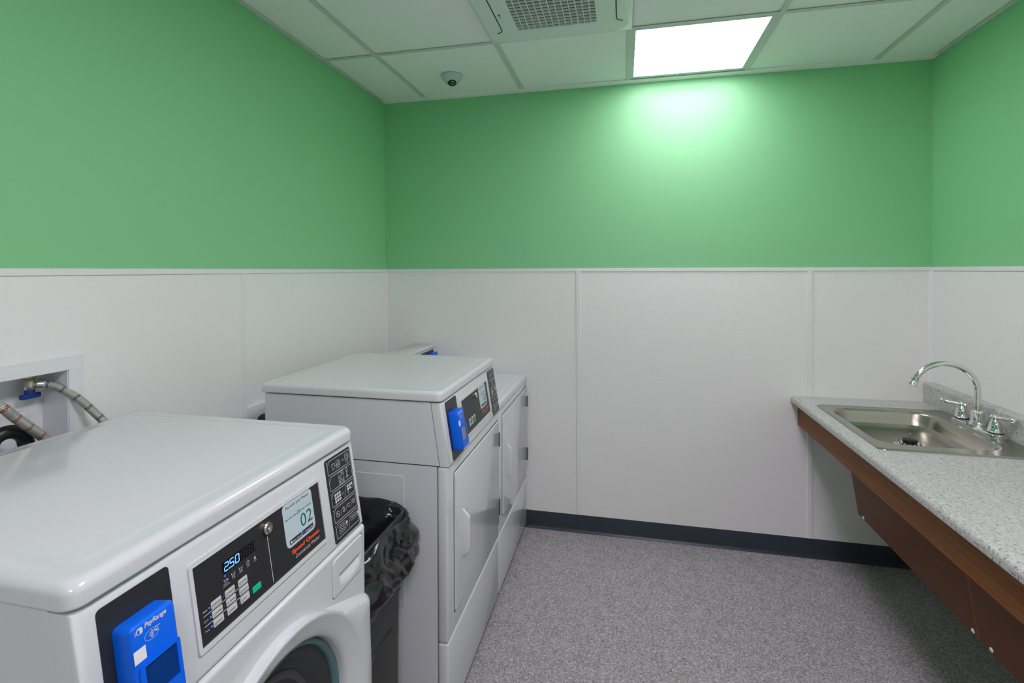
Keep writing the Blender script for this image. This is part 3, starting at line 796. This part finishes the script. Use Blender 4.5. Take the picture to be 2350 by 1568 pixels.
mk('drawer_gap', bx(.787, .794, DY0 - .003, DY1 + .003, DZ0 - .003, DZ1 + .003), 'gap_black', wa)
# lower front panel with arched top and round opening
PC = Vector((0, WY0 + .340, .530)); R0 = .285
def ztop(s):
    d = abs(s - .340)
    if d < .125: z = .824 - (.235 - math.sqrt(.235 ** 2 - d * d))
    else:
        z0 = .824 - (.235 - math.sqrt(.235 ** 2 - .125 ** 2)); z = z0 - (d - .125) * (z0 - .700) / (.338 - .125)
    return z
def outline(th):
    dy, dz = math.cos(th), math.sin(th); lo, hi = .2, .9
    for _ in range(40):
        m_ = (lo + hi) / 2; y, z = .340 + dy * m_, .530 + dz * m_
        if 0.002 < y < .678 and .04 < z < ztop(y): lo = m_
        else: hi = m_
    return lo
b = B(); NT = 220; rings = []
prof = [(0, .812), (0, .822), (.004, .829), (.012, .836), (.024, .842), (.032, .8445)]   # inset from the outline, x
for k in range(NT):
    th = 2 * math.pi * k / NT; ro = outline(th); row = []
    for ins, x in prof:
        up = max(0., math.sin(th)); i2 = ins * (.35 + .65 * up)
        r = max(ro - i2, R0 + .004); row.append(b.verts.new((x, PC.y + math.cos(th) * r, PC.z + math.sin(th) * r)))
    for r, x in ((R0 + .001, .845), (R0 - .003, .8435)):
        row.append(b.verts.new((x, PC.y + math.cos(th) * r, PC.z + math.sin(th) * r)))
    rings.append(row)
for k in range(NT):
    A, D_ = rings[k], rings[(k + 1) % NT]
    for i in range(len(A) - 1): b.faces.new((A[i], D_[i], D_[i + 1], A[i + 1]))
mk('lower_front_panel', b, 'enamel', wa, auto=.9)
dr = mk('door', lathe([(R0 - .002, .8436), (.279, .8420), (.268, .8380), (.256, .8335), (.247, .8298), (.2415, .8250), (.2385, .816), (.2373, .805), (.237, .788)], (0, PC.y, PC.z), (1, 0, 0), 96), 'enamel', wa, smooth=True)
mk('glass_rim', lathe([(.2368, .806), (.232, .811), (.226, .8085), (.221, .799), (.222, .786), (.230, .778)], (0, PC.y, PC.z), (1, 0, 0), 80), 'glass_rim', dr, smooth=True)
mk('gasket', lathe([(.232, .778), (.221, .774), (.212, .765), (.205, .757)], (0, PC.y, PC.z), (1, 0, 0), 80), 'black_rubber', dr, smooth=True)
mk('glass_bowl', lathe([(.2215, .797), (.214, .7985), (.206, .795), (.196, .784), (.180, .772), (.150, .760), (.10, .752), (.05, .749), (0, .748)], (0, PC.y, PC.z), (1, 0, 0), 64), 'drum_dark', dr, smooth=True, label='dark glass door bowl')
dm = B()
lathe([(.176, .7715), (.170, .7735), (.160, .7705)], (0, PC.y, PC.z), (1, 0, 0), 64, dm)
mk('bowl_ring', dm, 'drum_steel', dr, smooth=True)
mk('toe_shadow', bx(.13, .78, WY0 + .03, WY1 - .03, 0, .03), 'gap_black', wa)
# console furniture
mk('reader_plate', cw.prism(rrect(.0275, .1365, .0125, .2045, .007, 4), 0, .0012), 'panel_black', wa, label='black mounting plate')
card_reader(cw, wa, .044, .0485, 'reader_screen')
control_panel(cw, wa, .1743, 'washer', '02')
instruction_plate(cw, wa, .5500, .6595, .0088, .2050, 'washer')

# ---- dryers --------------------------------------------------------------------
def dryer_front(t, X, Y0, Y1, ztop_, xs):
    """door panel, door with handle and hinges, toe panel; X front plane, xs seam to the side panel"""
    mk('toe_panel', rbx(xs, X, Y0, Y1, .03, .2975, .008, 3), 'enamel', t, auto=.9)
    mk('front_panel', rbx(xs, X, Y0, Y1, .3005, ztop_, .008, 3), 'enamel', t, auto=.9)
    d0, d1 = Y0 + .062, Y0 + .668
    mk('door_gap', prism(rrect(d0 - .003, d1 + .003, .362, .845, .012, 4), 'x', X - .0002, X + .0004), 'gap_black', t)
    dr = mk('door', prism(rrect(d0, d1, .365, .842, .012, 5), 'x', X - .002, X + .0065, r=.0035, seg=2), 'enamel', t, auto=.7)
    # pull: rounded bar bridging two stand-offs over a shallow dish
    hy = Y0 + .142
    pr_ = [(X - .006, .512), (X + .0075, .514), (X + .030, .536), (X + .0335, .545), (X + .0335, .652), (X + .030, .662), (X + .0075, .684), (X - .006, .686)]
    b = prism(pr_, 'y', hy - .008, hy + .008, r=.0045, seg=3)
    mk('pull_dish', prism(rrect(hy + .004, hy + .046, .525, .672, .014, 5), 'x', X + .0055, X + .0072, r=.0006, seg=1), 'enamel', dr, auto=.7)
    mk('handle', b, 'enamel', dr, auto=.5, label='white moulded pull handle')
    for za, zb2 in ((.405, .478), (.722, .785)):
        mk('hinge', rbx(X + .0035, X + .0085, d1 - .002, d1 + .010, za, zb2, .0015, 1), 'panel_black', dr)
DX = .912
d2 = empty('clothes_dryer', (.55, -1.035, 0), 'white front-control commercial dryer numbered 03, beside the trash can', 'dryer')
Y0, Y1 = -1.378, -.697
cd = Console(.889, Y0, 1.094, .157)
ZD = .885; xd = lambda z: .889 + .157 * (1.094 - z)
mk('cabinet', bx(.225, .874, Y0 + .001, Y1 - .001, .03, ZD - .003), 'enamel_side', d2)
mk('side_panel_emboss', prism(rrect(.47, .7595, .40, .843, .012, 5), 'y', Y0 - .0008, Y0 + .002, r=.0007, seg=1), 'enamel_side', d2, auto=.7)
mk('seam', bx(.23, .87, Y0 + .004, Y1 - .004, ZD - .003, ZD + .001), 'gap_black', d2)
mk('upper_cabinet', prism([(.225, ZD + .001), (.8835, ZD + .001), (.853, 1.0945), (.225, 1.0945)], 'y', Y0 + .0005, Y1 - .0005), 'enamel_side', d2)
lid('lid', .205, .893, Y0 - .004, Y1 + .002, 1.0975, 1.131, d2, .013)
b = prism([(.8555, 1.0935), (xd(1.0935), 1.0935), (xd(ZD), ZD), (.886, ZD)], 'y', Y0, Y1)
fe = [e for e in b.edges if (lambda m: abs(m.x - xd(m.z)) < .0005)((e.verts[0].co + e.verts[1].co) / 2)]
bmesh.ops.bevel(b, geom=fe, offset=.010, segments=4, affect='EDGES', profile=.5)
mk('console', b, 'enamel', d2, auto=.9)
dryer_front(d2, DX, Y0, Y1, ZD - .003, .876)
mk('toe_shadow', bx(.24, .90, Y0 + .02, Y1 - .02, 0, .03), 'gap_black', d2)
mk('reader_plate', cd.prism(rrect(.0335, .1435, .0075, .2045, .007, 4), 0, .0012), 'panel_black', d2, label='black mounting plate')
card_reader(cd, d2, .050, .046, 'reader_screen_grey')
control_panel(cd, d2, .1830, 'dryer', '03')
instruction_plate(cd, d2, .5600, .6650, .010, .2040, 'dryer')

d3 = empty('clothes_dryer', (.55, -.354, 0), 'low white rear-control dryer in the corner against the back wall', 'dryer')
Y0, Y1 = -.692, -.020
mk('cabinet', bx(.225, .874, Y0 + .001, Y1 - .001, .03, .880), 'enamel_side', d3)
lid('worktop', .205, .917, Y0 - .001, Y1 + .001, .8825, .919, d3, .012)
dryer_front(d3, DX, Y0, Y1, .8795, .876)
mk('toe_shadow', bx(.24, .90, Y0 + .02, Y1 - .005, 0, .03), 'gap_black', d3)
mk('rear_console', prism([(.215, .9195), (.372, .9195), (.336, 1.062), (.215, 1.062)], 'y', Y0 + .002, Y1 - .002, r=.004), 'enamel', d3, auto=.7)
mk('console_cap', rbx(.205, .347, Y0, Y1, 1.062, 1.079, .005, 3), 'enamel', d3, auto=.9)
c3 = Console(.3365, Y0, 1.060, .2525)
mk('control_panel', c3.prism([(.03, .010), (.640, .010), (.640, .135), (.03, .135)], .0, .0012), 'panel_black', d3)
rd3 = mk('card_reader', c3.prism(rrect(.555, .625, .026, .128, .006, 3), .0015, .030, r=.005), 'reader_blue', d3, auto=.9, label='bright blue phone payment reader')
mk('lint_screen_slot', bx(.845, .862, -.690, -.520, .9185, .9203), 'gap_black', d3)

# ------------------------------------------------------------------ water box on the left wall, its valve and hoses
wb = empty('washer_outlet_box', (0, -2.02, 1.16), 'white recessed washing machine water box in the left wall panel', 'outlet box')
oy0, oy1, oz0, oz1 = -2.25, -1.8275, .985, 1.3015
def ringyz(y0, y1, z0, z1, a0, a1, c0, c1, x0, x1):
    b = B(); box(b, x0, x1, y0, y1, z0, c0); box(b, x0, x1, y0, y1, c1, z1); box(b, x0, x1, y0, a0, c0, c1); box(b, x0, x1, a1, y1, c0, c1); return b
mk('flange', ringyz(oy0, oy1, oz0, oz1, HY0 + .001, HY1 - .001, HZ0 + .001, HZ1 - .001, PT, .007), 'plate_white', wb)
b = B(); xb_ = -.088
box(b, xb_, xb_ + .003, HY0, HY1, HZ0, HZ1); box(b, xb_, PT + .001, HY0, HY0 + .003, HZ0, HZ1); box(b, xb_, PT + .001, HY1 - .003, HY1, HZ0, HZ1); box(b, xb_, PT + .001, HY0, HY1, HZ1 - .003, HZ1); box(b, xb_, PT + .001, HY0, HY1, HZ0, HZ0 + .003)
mk('recess', b, 'plate_white', wb)
mk('recess_step', bx(xb_ + .003, xb_ + .03, HY0 + .003, -1.925, HZ0 + .003, 1.165), 'plate_white', wb)
mk('check_mark', tube([(xb_ + .0035, -1.988, 1.178), (xb_ + .0035, -1.984, 1.172), (xb_ + .0035, -1.976, 1.180)], .0007, 5), 'print_black', wb)
vx, vy = -.055, -1.918
vv = empty('shutoff_valve', (vx, vy, 1.23), 'brass and nickel valve with blue lever inside the wall box', 'valve')
mk('brass_nut', lathe([(0, 0), (.0125, 0), (.0135, -.003), (.0135, -.012), (.011, -.015), (0, -.015)], (vx, vy, 1.262), n=6), 'brass', vv)
mk('body', lathe([(0, 0), (.011, 0), (.014, -.006), (.014, -.022), (.009, -.030), (0, -.030)], (vx, vy, 1.247), n=20), 'nickel', vv, auto=.6)
mk('outlet_nut', lathe([(0, -.002), (.010, -.002), (.010, .010), (.0155, .012), (.0155, .026), (.012, .030), (.0085, .030), (0, .030)], (vx + .004, vy + .001, 1.2335), (.62, .74, -.10), 20), 'nickel', vv, auto=.6)
hd = mk('lever', rbx(vx - .007, vx + .007, vy - .021, vy + .024, 1.196, 1.209, .003, 2), 'blue_plastic', vv, auto=.7)
mk('lever_hub', lathe([(0, 0), (.011, 0), (.011, -.016), (0, -.016)], (vx, vy, 1.220), n=18), 'blue_plastic', vv, auto=.6)
hp = bez([(-.036, -1.893, 1.2295), (-.022, -1.880, 1.223), (-.004, -1.868, 1.207), (.022, -1.853, 1.183), (.045, -1.832, 1.143), (.058, -1.814, 1.106), (.064, -1.800, 1.03), (.066, -1.79, .90)], 90)
tag(mk('supply_hose', tube(hp, .0102, 16, uv=True), 'braid_blue', smooth=True), 'braided steel hose with blue flecks leaving the wall box valve', 'hose', 'braided supply hoses behind the washer')
hp = bez([(-.03, -2.11, 1.238), (.02, -2.082, 1.236), (.06, -2.053, 1.216), (.060, -2.028, 1.188), (.060, -1.997, 1.153), (.060, -1.965, 1.116), (.062, -1.935, 1.06), (.066, -1.915, .92)], 90)
tag(mk('supply_hose', tube(hp, .0112, 16, uv=True), 'braid_red', smooth=True), 'braided steel hose with red flecks crossing the wall box', 'hose', 'braided supply hoses behind the washer')
ap = [(-.045, -2.062, 1.03), (-.04, -2.062, 1.08), (-.02, -2.058, 1.108)] + [(.02 + .01 * k / 8, -2.019 - .037 * math.cos(math.pi * k / 8), 1.104 + .040 * math.sin(math.pi * k / 8)) for k in range(1, 9)] + [(.045, -1.978, 1.06), (.060, -1.975, .98), (.066, -1.97, .86)]
tag(mk('drain_hose', tube(bez(ap, 80), .0165, 18), 'black_rubber', smooth=True), 'black drain hose looping out of the wall box behind the washer', 'hose')

# wall plate and plug behind the second machine
wp = empty('wall_outlet', (0, -1.07, .90), 'white wall plate behind the dryer numbered 03', 'outlet')
mk('plate', rbx(PT, .012, -1.207, -.94, .78, .985, .002, 2), 'plate_white', wp)
for y, z in ((-1.168, .945), (-1.098, .952)): mk('screw', lathe([(0, .002), (.003, .0015), (.004, 0)], (.012, y, z), (1, 0, 0), 12), 'white_trim', wp)
tag(mk('power_plug', lathe([(0, .062), (.030, .060), (.040, .050), (.042, 0), (0, 0)], (.0122, -1.130, .896), (1, 0, 0), 28), 'black_rubber', auto=.7), 'black round plug on the white wall plate behind the dryer', 'plug')

# ------------------------------------------------------------------ trash can and its bag
TCX0, TCX1, TCY0, TCY1 = .235, .792, -1.728, -1.404
tc = empty('trash_can', (.51, -1.566, 0), 'dark grey slim trash can between the washer and the dryer', 'trash can')
def loop_rr(x0, x1, y0, y1, r, z, n=10): return [(x, y, z) for x, y in rrect(x0, x1, y0, y1, r, n)]
def skin(loops, close_bottom=True):
    b = B(); R_ = [[b.verts.new(p) for p in L] for L in loops]; n = len(R_[0])
    for a, c in zip(R_, R_[1:]):
        for i in range(n): b.faces.new((a[i], a[(i + 1) % n], c[(i + 1) % n], c[i]))
    if close_bottom: b.faces.new(R_[0])
    return b
Ls = []
for z, ins, r in ((.0, .030, .03), (.006, .026, .034), (.50, .0185, .04), (.507, .0185, .04), (.513, .0135, .042), (.62, .012, .042), (.735, .010, .042), (.738, .004, .044), (.758, .003, .044), (.760, .006, .042), (.757, .0125, .04), (.5, .023, .038), (.03, .034, .03)):
    Ls.append(loop_rr(TCX0 + ins, TCX1 - ins, TCY0 + ins, TCY1 - ins, r, z))
mk('body', skin(Ls), 'can_grey', tc, auto=.5)
mk('front_arch', frame_ring(rrect(TCY0 + .085, TCY1 - .052, .10, .430, .055, 10), rrect(TCY0 + .094, TCY1 - .061, .109, .421, .047, 10), 0, 1) if False else prism(rrect(TCY0 + .080, TCY1 - .062, .10, .425, .055, 10), 'x', TCX1 - .0275, TCX1 - .0155, r=.004, seg=2), 'can_grey', tc, auto=.7)

def bag():
    """crumpled liner folded over the rim"""
    b = B(); n = 240; rows = []
    base = rrect(0, 1, 0, 1, .15, 1)
    x0, x1, y0, y1 = TCX0, TCX1, TCY0, TCY1
    # path round the rim, by arc length
    def rim(u, ins, r):
        L = []
        pts = rrect(x0 + ins, x1 - ins, y0 + ins, y1 - ins, r, 12)
        acc = [0.]
        for i in range(len(pts)): acc.append(acc[-1] + math.dist(pts[i], pts[(i + 1) % len(pts)]))
        d = u * acc[-1]
        for i in range(len(pts)):
            if acc[i + 1] >= d:
                t = (d - acc[i]) / max(1e-9, acc[i + 1] - acc[i]); a, c = pts[i], pts[(i + 1) % len(pts)]
                return a[0] + (c[0] - a[0]) * t, a[1] + (c[1] - a[1]) * t
        return pts[0]
    # profile: (outward offset, height, crumple amount)
    prof = [(-.105, .54, .020), (-.075, .62, .034), (-.045, .68, .030), (-.020, .735, .016), (-.006, .766, .008), (.002, .778, .008), (.011, .772, .012), (.017, .755, .018), (.019, .735, .024), (.020, .715, .028), (.022, .695, .030), (.026, .675, .030), (.032, .655, .026), (.036, .640, .020), (.034, .630, .016), (.018, .624, .014), (.010, .614, .014), (.007, .600, .012), (.007, .588, .010), (.008, .575, .008)]
    out = []
    fine = []
    for i in range(len(prof) - 1):
        for k in range(3):
            t = k / 3; fine.append(tuple(prof[i][q] * (1 - t) + prof[i + 1][q] * t for q in range(3)))
    fine.append(prof[-1])
    def fold(q, sc):
        # creased plastic: flat facets, the envelope of tilted planes, meeting in sharp ridges
        q = Vector(q) * sc
        d, pts = noise.voronoi(q)
        best = 9.
        for k in range(4):
            c = pts[k]; g = noise.noise_vector(c * 3.7 + Vector((11.3, 4.1, 7.7)))
            h = noise.noise(c * 5.1 + Vector((2.2, 9.4, 1.6)))
            best = min(best, .9 * h + 2.6 * g.dot(q - c) + .9 * (q - c).length)
        return best
    for off, z, amp in fine:
        row = []
        for k in range(n):
            u = k / n
            x, y = rim(u, .004, .042)
            xa, ya = rim((u + .003) % 1, .004, .042); tx_, ty_ = xa - x, ya - y; l = math.hypot(tx_, ty_) or 1; nx, ny = ty_ / l, -tx_ / l
            p = (x * 1.0, y * 1.0, z * .55)
            f = 1.0 * fold((x + .5 * z, y - .35 * z, z * .8 + .5 * y), 8.0) + .40 * fold((x + 3 - .4 * z, y + .3 * z, z * .9), 19); g = noise.noise(Vector((x * 9, y * 9, z * 5 + 3)))
            front = sst(.66, .80, x)
            room = 1.0 if front > .2 else .35
            o_ = off + amp * (1.0 * f + .10) * room + front * max(0., .776 - z) * .10 * (1 if z > .60 else .3)
            if off > 0:
                side_gap = (.012 if abs(nx) < .5 else 1)
                o_ = min(o_, side_gap) if abs(nx) < .6 else o_
            zz = z + .016 * noise.noise(Vector((x * 11 + 5, y * 11, 2.2))) * sst(.68, .75, z) + g * .012 * (1 if z < .75 else .5) - (front * .028 * sst(.60, .75, z) if off > -.02 else 0) + .010 * math.sin(u * 50) * sst(.64, .575, z)
            sag = .06 * sst(.02, .12, 1 - abs((u * 4) % 1 - .5) * 2) * 0
            row.append(b.verts.new((x + nx * o_, max(-1.742, min(-1.386, y + ny * o_)), zz - sag)))
        rows.append(row)
    for a, c in zip(rows, rows[1:]):
        for k in range(n): b.faces.new((a[k], a[(k + 1) % n], c[(k + 1) % n], c[k]))
    return b
bg = tag(mk('trash_bag', bag(), 'bag_black', auto=.32, fix=False), 'shiny black plastic bag folded over the trash can rim', 'bag')

# ------------------------------------------------------------------ sink counter on the right
CZ, CT, CXF, CYN = .856, .034, 2.346, -3.30
ct = empty('countertop', (2.67, -1.6, CZ), 'speckled pale grey laminate countertop along the right wall', 'countertop')
SX0, SX1, SY0, SY1 = 2.404, 2.955, -.818, -.178      # sink rim
BXA, BXB, BYA, BYB = 2.446, 2.862, -.742, -.228      # bowl opening
# front edge rolled, cut-out for the bowl
edge = []
for k in range(9):
    a = math.pi / 2 * k / 8; edge.append((CXF + .017 - .017 * math.sin(a), CZ - .017 + .017 * math.cos(a)))
edge += [(CXF, CZ - CT + .004), (CXF + .004, CZ - CT)]
cx0, cx1, cy0, cy1 = BXA - .014, BXB + .014, BYA - .014, BYB + .014
b = B()
prism(edge[::-1] + [(cx0, CZ)][:0] + [(cx0, CZ), (cx0, CZ - CT)], 'y', CYN, -.004, b)
for a in ((cx0, RW - .004, CYN, cy0), (cx0, RW - .004, cy1, -.004), (cx1, RW - .004, cy0, cy1)): box(b, *a, CZ - CT, CZ)
mk('worktop', b, 'laminate', ct, auto=.6)
bs = [(RW - .0035, CZ), (RW - .040, CZ), (RW - .040, CZ + .088)] + [(RW - .040 + .018 - .018 * math.cos(a), CZ + .088 + .016 * math.sin(a)) for a in [math.pi / 2 * k / 6 for k in range(1, 7)]] + [(RW - .0035, CZ + .104)]
mk('backsplash', prism(bs, 'y', CYN, -.004), 'laminate', ct, auto=.6)

apr = empty('counter_apron', (2.42, -1.6, .70), 'brown wood apron board and knee panels under the speckled countertop', 'apron')
mk('apron_board', bx(2.381, 2.400, CYN, -.004, .704, CZ - CT - .0005), 'apron_wood', apr)
px = lambda z: 2.402 + (.702 - z) * .16
for (ya, yb) in ((-1.3045, -.580), (-2.030, -1.3085), (-2.756, -2.034)):
    kp = mk('knee_panel', prism([(px(.74), .74), (px(.506), .506), (px(.506) + .018, .503), (px(.74) + .018, .74)], 'y', ya, yb), 'panel_wood', apr)
    for yy in (ya + .018, yb - .050):
        mk('screw_cap', lathe([(0, .0035), (.004, .003), (.006, .0015), (.0065, 0)], (px(.515), yy, .515), (-1, 0, -.16), 14), 'screw_cap', kp, auto=.9)
mk('joint_strip', prism([(px(.70), .70), (px(.508), .508), (px(.508) + .012, .508), (px(.70) + .012, .70)], 'y', -1.3085, -1.3045), 'apron_wood', apr)
for ya in (-3.28, -.02):
    mk('support_rail', bx(2.402, RW - .01, ya - .012, ya + .012, .72, CZ - CT - .001), 'panel_wood', apr)

# ---- stainless sink: rim, deck and dished bowl in one continuous sheet, lofted
sk = empty('sink', (2.68, -.5, CZ), 'shallow stainless steel drop-in sink in the countertop', 'sink')
def loop(x0, x1, y0, y1, r, z, n=12): return [(x, y, z) for x, y in rrect(x0, x1, y0, y1, r, n)]
zr = CZ + .0005
DRX, DRY, DRZ = 2.665, -.488, .782
Ls = [loop(SX0, SX1, SY0, SY1, .028, zr), loop(SX0 + .001, SX1 - .001, SY0 + .001, SY1 - .001, .028, zr + .003), loop(SX0 + .006, SX1 - .006, SY0 + .006, SY1 - .006, .027, zr + .0052), loop(SX0 + .013, SX1 - .013, SY0 + .013, SY1 - .013, .026, zr + .003), loop(SX0 + .016, SX1 - .016, SY0 + .016, SY1 - .016, .025, zr + .0025),
      loop(BXA - .010, BXB + .010, BYA - .010, BYB + .010, .085, zr + .0025), loop(BXA - .004, BXB + .004, BYA - .004, BYB + .004, .085, zr + .002), loop(BXA, BXB, BYA, BYB, .085, zr - .001), loop(BXA + .004, BXB - .004, BYA + .004, BYB - .004, .083, zr - .008),
      loop(BXA + .010, BXB - .010, BYA + .010, BYB - .010, .08, zr - .035), loop(BXA + .018, BXB - .018, BYA + .018, BYB - .018, .08, zr - .055), loop(BXA + .034, BXB - .034, BYA + .034, BYB - .034, .078, zr - .067), loop(BXA + .06, BXB - .06, BYA + .06, BYB - .06, .07, zr - .071)]
nL = len(Ls[0]); 
lp = Ls[-1]
for f_, z in ((.5, zr - .0725), ):
    Ls.append([(DRX + (x - DRX) * f_, DRY + (y - DRY) * f_, z) for x, y, _ in lp])
Ls.append([(DRX + .056 * math.cos(a), DRY + .056 * math.sin(a), zr - .0738) for a in [math.atan2(y - DRY, x - DRX) for x, y, _ in lp]])
b = skin(Ls[::1], False); bmesh.ops.recalc_face_normals(b, faces=b.faces)
if sum(f.normal.z * f.calc_area() for f in b.faces) < 0: bmesh.ops.reverse_faces(b, faces=b.faces)
mk('basin', b, 'stainless', sk, auto=.5, fix=False)
mk('drain_flange', lathe([(.058, zr - .0735), (.054, zr - .0722), (.047, zr - .0725), (.043, zr - .077), (.0425, zr - .095), (0, zr - .096)], (DRX, DRY, 0), n=40), 'chrome', sk, auto=.8)
st = empty('sink_strainer', (DRX, DRY, zr - .07), 'metal basket strainer with black rubber stopper in the sink drain', 'strainer')
b = lathe([(.041, zr - .0725), (.0405, zr - .066), (.036, zr - .064), (.030, zr - .069), (.028, zr - .080)], (DRX, DRY, 0), n=40)
mk('basket', b, 'chrome', st, auto=.8)
hb = None
for k in range(14):
    a = 2 * math.pi * k / 14; P_ = (DRX + .0385 * math.cos(a), DRY + .0385 * math.sin(a), zr - .0647)
    if hb is None: hb = mk('basket_hole', lathe([(0, .0012), (.0030, .0009), (.0034, 0)], P_, (0, 0, 1), 10), 'gap_black', st)
    else:
        share(hb, 'basket_hole', (P_[0], P_[1], ORG[hb].z), st)
mk('stopper', lathe([(.024, zr - .070), (.0265, zr - .060), (.0255, zr - .052), (.021, zr - .0495), (0, zr - .0488)], (DRX, DRY, 0), n=30), 'black_rubber', st, auto=.8)
mk('pull_pin', lathe([(.0022, zr - .0495), (.0022, zr - .030), (.0034, zr - .028), (.0030, zr - .025), (0, zr - .024)], (DRX, DRY, 0), n=14), 'chrome', st, auto=.8)

# ---- gooseneck faucet
FX, FY, FZ = 2.920, -.470, zr + .0028
fa = empty('faucet', (FX, FY, FZ), 'chrome gooseneck faucet with two lever handles behind the sink', 'faucet')
b = prism(rrect(FX - .030, FX + .030, FY - .140, FY + .140, .029, 8), 'z', FZ, FZ + .019)
bmesh.ops.bevel(b, geom=[e for e in b.edges if e.verts[0].co.z > FZ + .018 and e.verts[1].co.z > FZ + .018], offset=.006, segments=3, affect='EDGES')
mk('deck_plate', b, 'chrome', fa, auto=.7)
mk('deck_gasket', prism(rrect(FX - .0275, FX + .0275, FY - .1375, FY + .1375, .026, 8), 'z', FZ - .0008, FZ + .0015), 'gap_black', fa)
z1 = FZ + .019
mk('spout_base', lathe([(.029, 0), (.029, .004), (.0255, .009), (.023, .02), (.022, .052), (.020, .057), (.0165, .059), (.0116, .061)], (FX, FY, z1), n=30), 'chrome', fa, auto=.7)
sx, zc = .118, 1.018
sp = [(FX, FY, z1 + .045), (FX, FY, z1 + .08), (FX, FY, zc - .03), (FX, FY, zc)] + [(FX - sx + sx * math.cos(a), FY, zc + .112 * math.sin(a)) for a in [math.radians(k * 8) for k in range(1, 21)]]
mk('spout', tube(sp, [.0116] * len(sp), 22), 'chrome', fa, smooth=True)
e_ = Vector(sp[-1]); dn = (e_ - Vector(sp[-2])).normalized()
mk('aerator', lathe([(.0116, -.004), (.0160, -.002), (.0160, .001), (.0130, .003), (.0138, .013), (.0168, .022), (.0168, .025), (.012, .025), (0, .022)], e_, dn, 26), 'chrome', fa, auto=.7)
for k, (dy, ang) in enumerate(((.102, 2.55), (-.102, -1.22))):
    hy = FY + dy
    h_ = mk('handle', lathe([(.0255, 0), (.0255, .005), (.0228, .008), (.0212, .026), (.0165, .042), (.0125, .049), (.0105, .054)], (FX, hy, z1), n=28), 'chrome', fa, auto=.7)
    mk('handle_seat', lathe([(.0263, -.0004), (.0263, .0022)], (FX, hy, z1), n=28), 'gap_black', h_)
    mk('handle_hub', lathe([(0, -.008), (.008, -.008), (.0105, -.002), (.0105, .004), (.006, .011), (0, .013)], (FX, hy, z1 + .058), n=20), 'chrome', h_, smooth=True)
    d_ = Vector((math.cos(ang), math.sin(ang), .10)).normalized(); o_ = Vector((FX, hy, z1 + .059))
    mk('lever', tube([o_ - d_ * .018, o_ - d_ * .014, o_, o_ + d_ * .012, o_ + d_ * .045, o_ + d_ * .066, o_ + d_ * .074], [.0075, .009, .0055, .0055, .009, .0105, .0065], 16), 'chrome', h_, smooth=True)
    nn = Vector((-.80, -.60, .12)).normalized()
    mk('temperature_dot', lathe([(0, .0008), (.0035, .0004), (.0038, 0)], Vector((FX, hy, z1 + .022)) + nn * .0217, nn, 14), 'hot_dot' if k == 0 else 'cold_dot', h_)

# ------------------------------------------------------------------ door in the wall behind the camera
dw = structure(mk('door_1', rbx(.95, 1.86, YF + PT, YF + .04, .005, 2.08, .003, 1), 'door_wood'))
mk('door_frame', (lambda b: (box(b, .90, .95, YF + PT, YF + .05, 0, 2.13), box(b, 1.86, 1.91, YF + PT, YF + .05, 0, 2.13), box(b, .95, 1.86, YF + PT, YF + .05, 2.08, 2.13), b)[-1])(B()), 'tee_white', dw)
